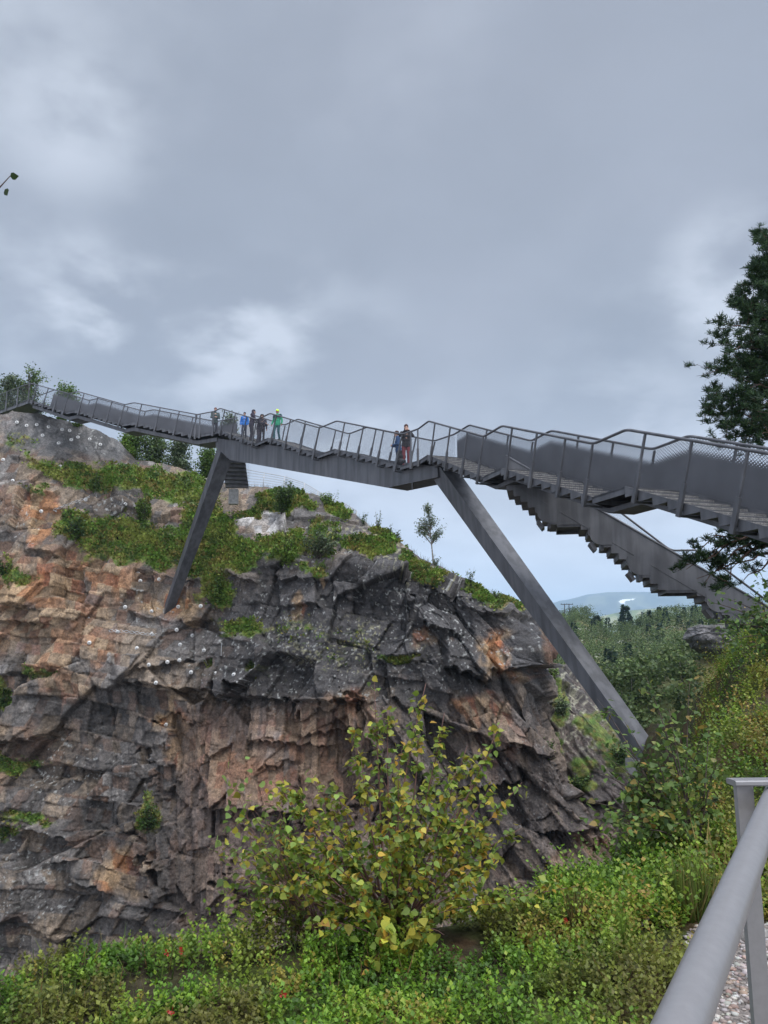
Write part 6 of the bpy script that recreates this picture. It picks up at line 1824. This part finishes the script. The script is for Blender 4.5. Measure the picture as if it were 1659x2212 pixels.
BOLT = [(36, 913), (57, 919), (79, 917), (105, 922), (92, 941), (135, 928), (150, 931), (168, 944), (193, 949), (154, 950), (126, 957), (217, 961), (7, 994), (27, 1039), (130, 1008), (185, 1080), (121, 1101), (89, 1105), (84, 1146), (270, 1089),
        (299, 1234), (304, 1254), (343, 1251), (271, 1312), (385, 1310), (433, 1309), (327, 1320), (192, 1335), (254, 1365), (328, 1370), (194, 1388), (382, 1361), (415, 1372), (389, 1392), (296, 1401), (440, 1404), (322, 1437), (361, 1433), (388, 1427), (413, 1453), (464, 1454), (505, 1458), (337, 1475), (359, 1566)]
M_BOLT = mat('zinc_white_plate', (.62, .62, .60), .5, .1, noise=(20, .12))
bolt0 = None
for i, (u, v) in enumerate(BOLT):
    p, nrm = on_cliff(u, v); nrm = (nrm * .5 + V3((-p.x, -p.y, -p.z * .3)).normalized() * .6).normalized()
    if bolt0 is None:
        bolt0 = thing('rock_bolt', '', 'rock bolt')
        mb = MB(); pr = [(.0, .05), (.05, .045), (.10, .012), (.115, 0), (.115, -.05)]
        V = []; F = []
        for j, (r, h) in enumerate(pr):
            for k in range(14): V.append((r * math.cos(6.2832 * k / 14), r * math.sin(6.2832 * k / 14), h))
        for j in range(len(pr) - 1):
            for k in range(14): F.append((j * 14 + k, (j + 1) * 14 + k, (j + 1) * 14 + (k + 1) % 14, j * 14 + (k + 1) % 14))
        mb.add(V, F); mb.build('plate', M_BOLT, bolt0)
        mb = MB(); mb.tube([(0, 0, .03), (0, 0, .14)], .028, 6); mb.build('nut', mat('grey_nut', (.16, .16, .16), .5, .4), bolt0)
        b_ = bolt0
    else: b_ = copy_tree(bolt0)
    if v < 1000: lab, grp = 'white rock bolt plate in the grey rock dome under the upper landing', 'rock bolts in the grey dome'
    elif v < 1200: lab, grp = 'white rock bolt plate on the upper left cliff below the grey dome', 'rock bolts on the upper left cliff'
    elif v < 1345: lab, grp = 'white rock bolt plate close around the foot of the far leg', 'rock bolts around the leg foot'
    else: lab, grp = 'white rock bolt plate in the pale slabs below the far leg foot', 'rock bolts in the slabs below the leg'
    tag(b_, lab, 'rock bolt', grp); b_.location = p + nrm * .03
    b_.rotation_euler = nrm.to_track_quat('Z', 'Y').to_euler(); b_.scale = (1.05, 1.05, 1.05)
for (pts_, lab) in (([(118, 1104), (140, 1096), (160, 1088), (185, 1080), (196, 1074)], 'wavy wire strap slanting across the upper left cliff'), ([(236, 1363), (262, 1365), (290, 1368), (318, 1370), (340, 1372)], 'wavy wire strap lying level below the far leg foot')):
    c3 = [on_cliff(u, v)[0] + V3((.02, -.22, .03)) for u, v in pts_]
    mb = MB()
    for sgn in (1, -1):
        wv = []
        for q in np.linspace(0, len(c3) - 1, 60):
            i = min(int(q), len(c3) - 2); p = c3[i].lerp(c3[i + 1], q - i); wv.append(p + V3((0, 0, sgn * .075 * math.sin(q * 7.5))))
        mb.tube(wv, .016, 5)
    o = mb.build('wire_strap', M_LIGHTSTEEL, smooth=True, origin=tuple(c3[2])); o.location = c3[2]; tag(o, lab, 'strap')
# marker stick on the dark rock
p, _ = on_cliff(478, 1418); q, _ = on_cliff(479, 1392)
mb = MB(); mb.tube([p + V3((0, -.15, 0)), V3((p.x, p.y - .15, p.z + .75))], .016, 6); o = mb.build('marker_stick', M_LIGHTSTEEL, origin=tuple(p)); o.location = p; tag(o, 'thin pale stick standing upright on the dark rock right of the bolts', 'stick')
# power pole pair on the ridge
pr_ = 268; a = math.atan((1222 - 829.5) / 1663); x, y = math.sin(a) * pr_, math.cos(a) * pr_; z = float(hill_z(np.array(x), np.array(y)))
pp_ = thing('power_pole', 'dark double wooden power pole with crossarm on the ridge', 'pole', (x, y, z)); ht = P(1222, 1304, y).z - z
M_POLE = mat('dark_pole_wood', (.06, .055, .05), .9)
for dx in (-.75, .75):
    mb = MB(); mb.tube([(dx, 0, -1), (dx, 0, ht)], [.17, .13], 8); mb.build('post', M_POLE, pp_)
mb = MB(); mb.box((0, -.2, ht - .25), (2.1, 0, 0), (0, .07, 0), (0, 0, .11)); mb.build('crossarm', M_POLE, pp_)
for dx in (-1.9, 0, 1.9):
    mb = MB(); mb.tube([(dx, -.2, ht - .14), (dx, -.2, ht + .22)], [.08, .05], 6); mb.build('insulator', M_POLE, pp_)
# rock outcrop on the valley slope
bm = bmesh.new(); bmesh.ops.create_icosphere(bm, subdivisions=6, radius=1)
Vb = np.array([v.co for v in bm.verts]); Fb = np.array([[v.index for v in f.verts] for f in bm.faces]); bm.free()
dd = .55 * (fbm(Vb[:, 0] * 1.3 + 5, Vb[:, 1] * 1.3, Vb[:, 2] * 1.6, oct=5, seed=44) - .5); h1, h2, h3, dx_, dy_, bd_ = voro(Vb[:, 0] * 2.5 + Vb[:, 1], Vb[:, 2] * 3.5 + Vb[:, 1], 12)
Vb = np.sign(Vb) * np.abs(Vb) ** .8 * (1 + 1.3 * dd + .16 * (h1 - .5))[:, None] * np.array((1.9, 2.2, 1.3))
cb = np.tile((.20, .19, .19), (len(Vb), 1)) * (1 + .7 * (h2 - .5))[:, None]
tm_ = sstep(.3, .7, Vb[:, 2] / 2.3 + .8 * (fbm(Vb[:, 0] * .8, Vb[:, 1] * .8, Vb[:, 2] * .8, oct=4, seed=3) - .5)); cb = cb * .6; cb = cb + (np.array((.10, .13, .04)) - cb) * (tm_ * .9)[:, None]
oc = put('rock_outcrop', mesh_np(Vb, Fb, cb), M_ROCK); ox = P(1534, 1362, 70); oc.location = (ox.x, 70, ox.z - .7); tag(oc, 'grey rock outcrop with mossy top among the trees below the second stair', 'rock')

# ------------------------------------------------------------------ the air: one box of thin haze round everything
hm = bpy.data.materials.new('haze'); hm.use_nodes = True; t_ = hm.node_tree; t_.nodes.clear(); g_ = NT(t_)
ho = g_.n('ShaderNodeOutputMaterial'); pv_ = g_.n('ShaderNodeVolumePrincipled')
pv_.inputs['Color'].default_value = (0.52, 0.76, 1.0, 1); pv_.inputs['Density'].default_value = 0.00015; pv_.inputs['Anisotropy'].default_value = 0.0
g_.link(pv_.outputs[0], ho.inputs['Volume'])
mb = MB(); mb.box((3000, 4200, 235), (5200, 0, 0), (0, 4600, 0), (0, 0, 295))
hz_ = mb.build('haze', hm); hz_['kind'] = 'stuff'; tag(hz_, 'thin pale haze that fades the far mountain to blue', 'haze')
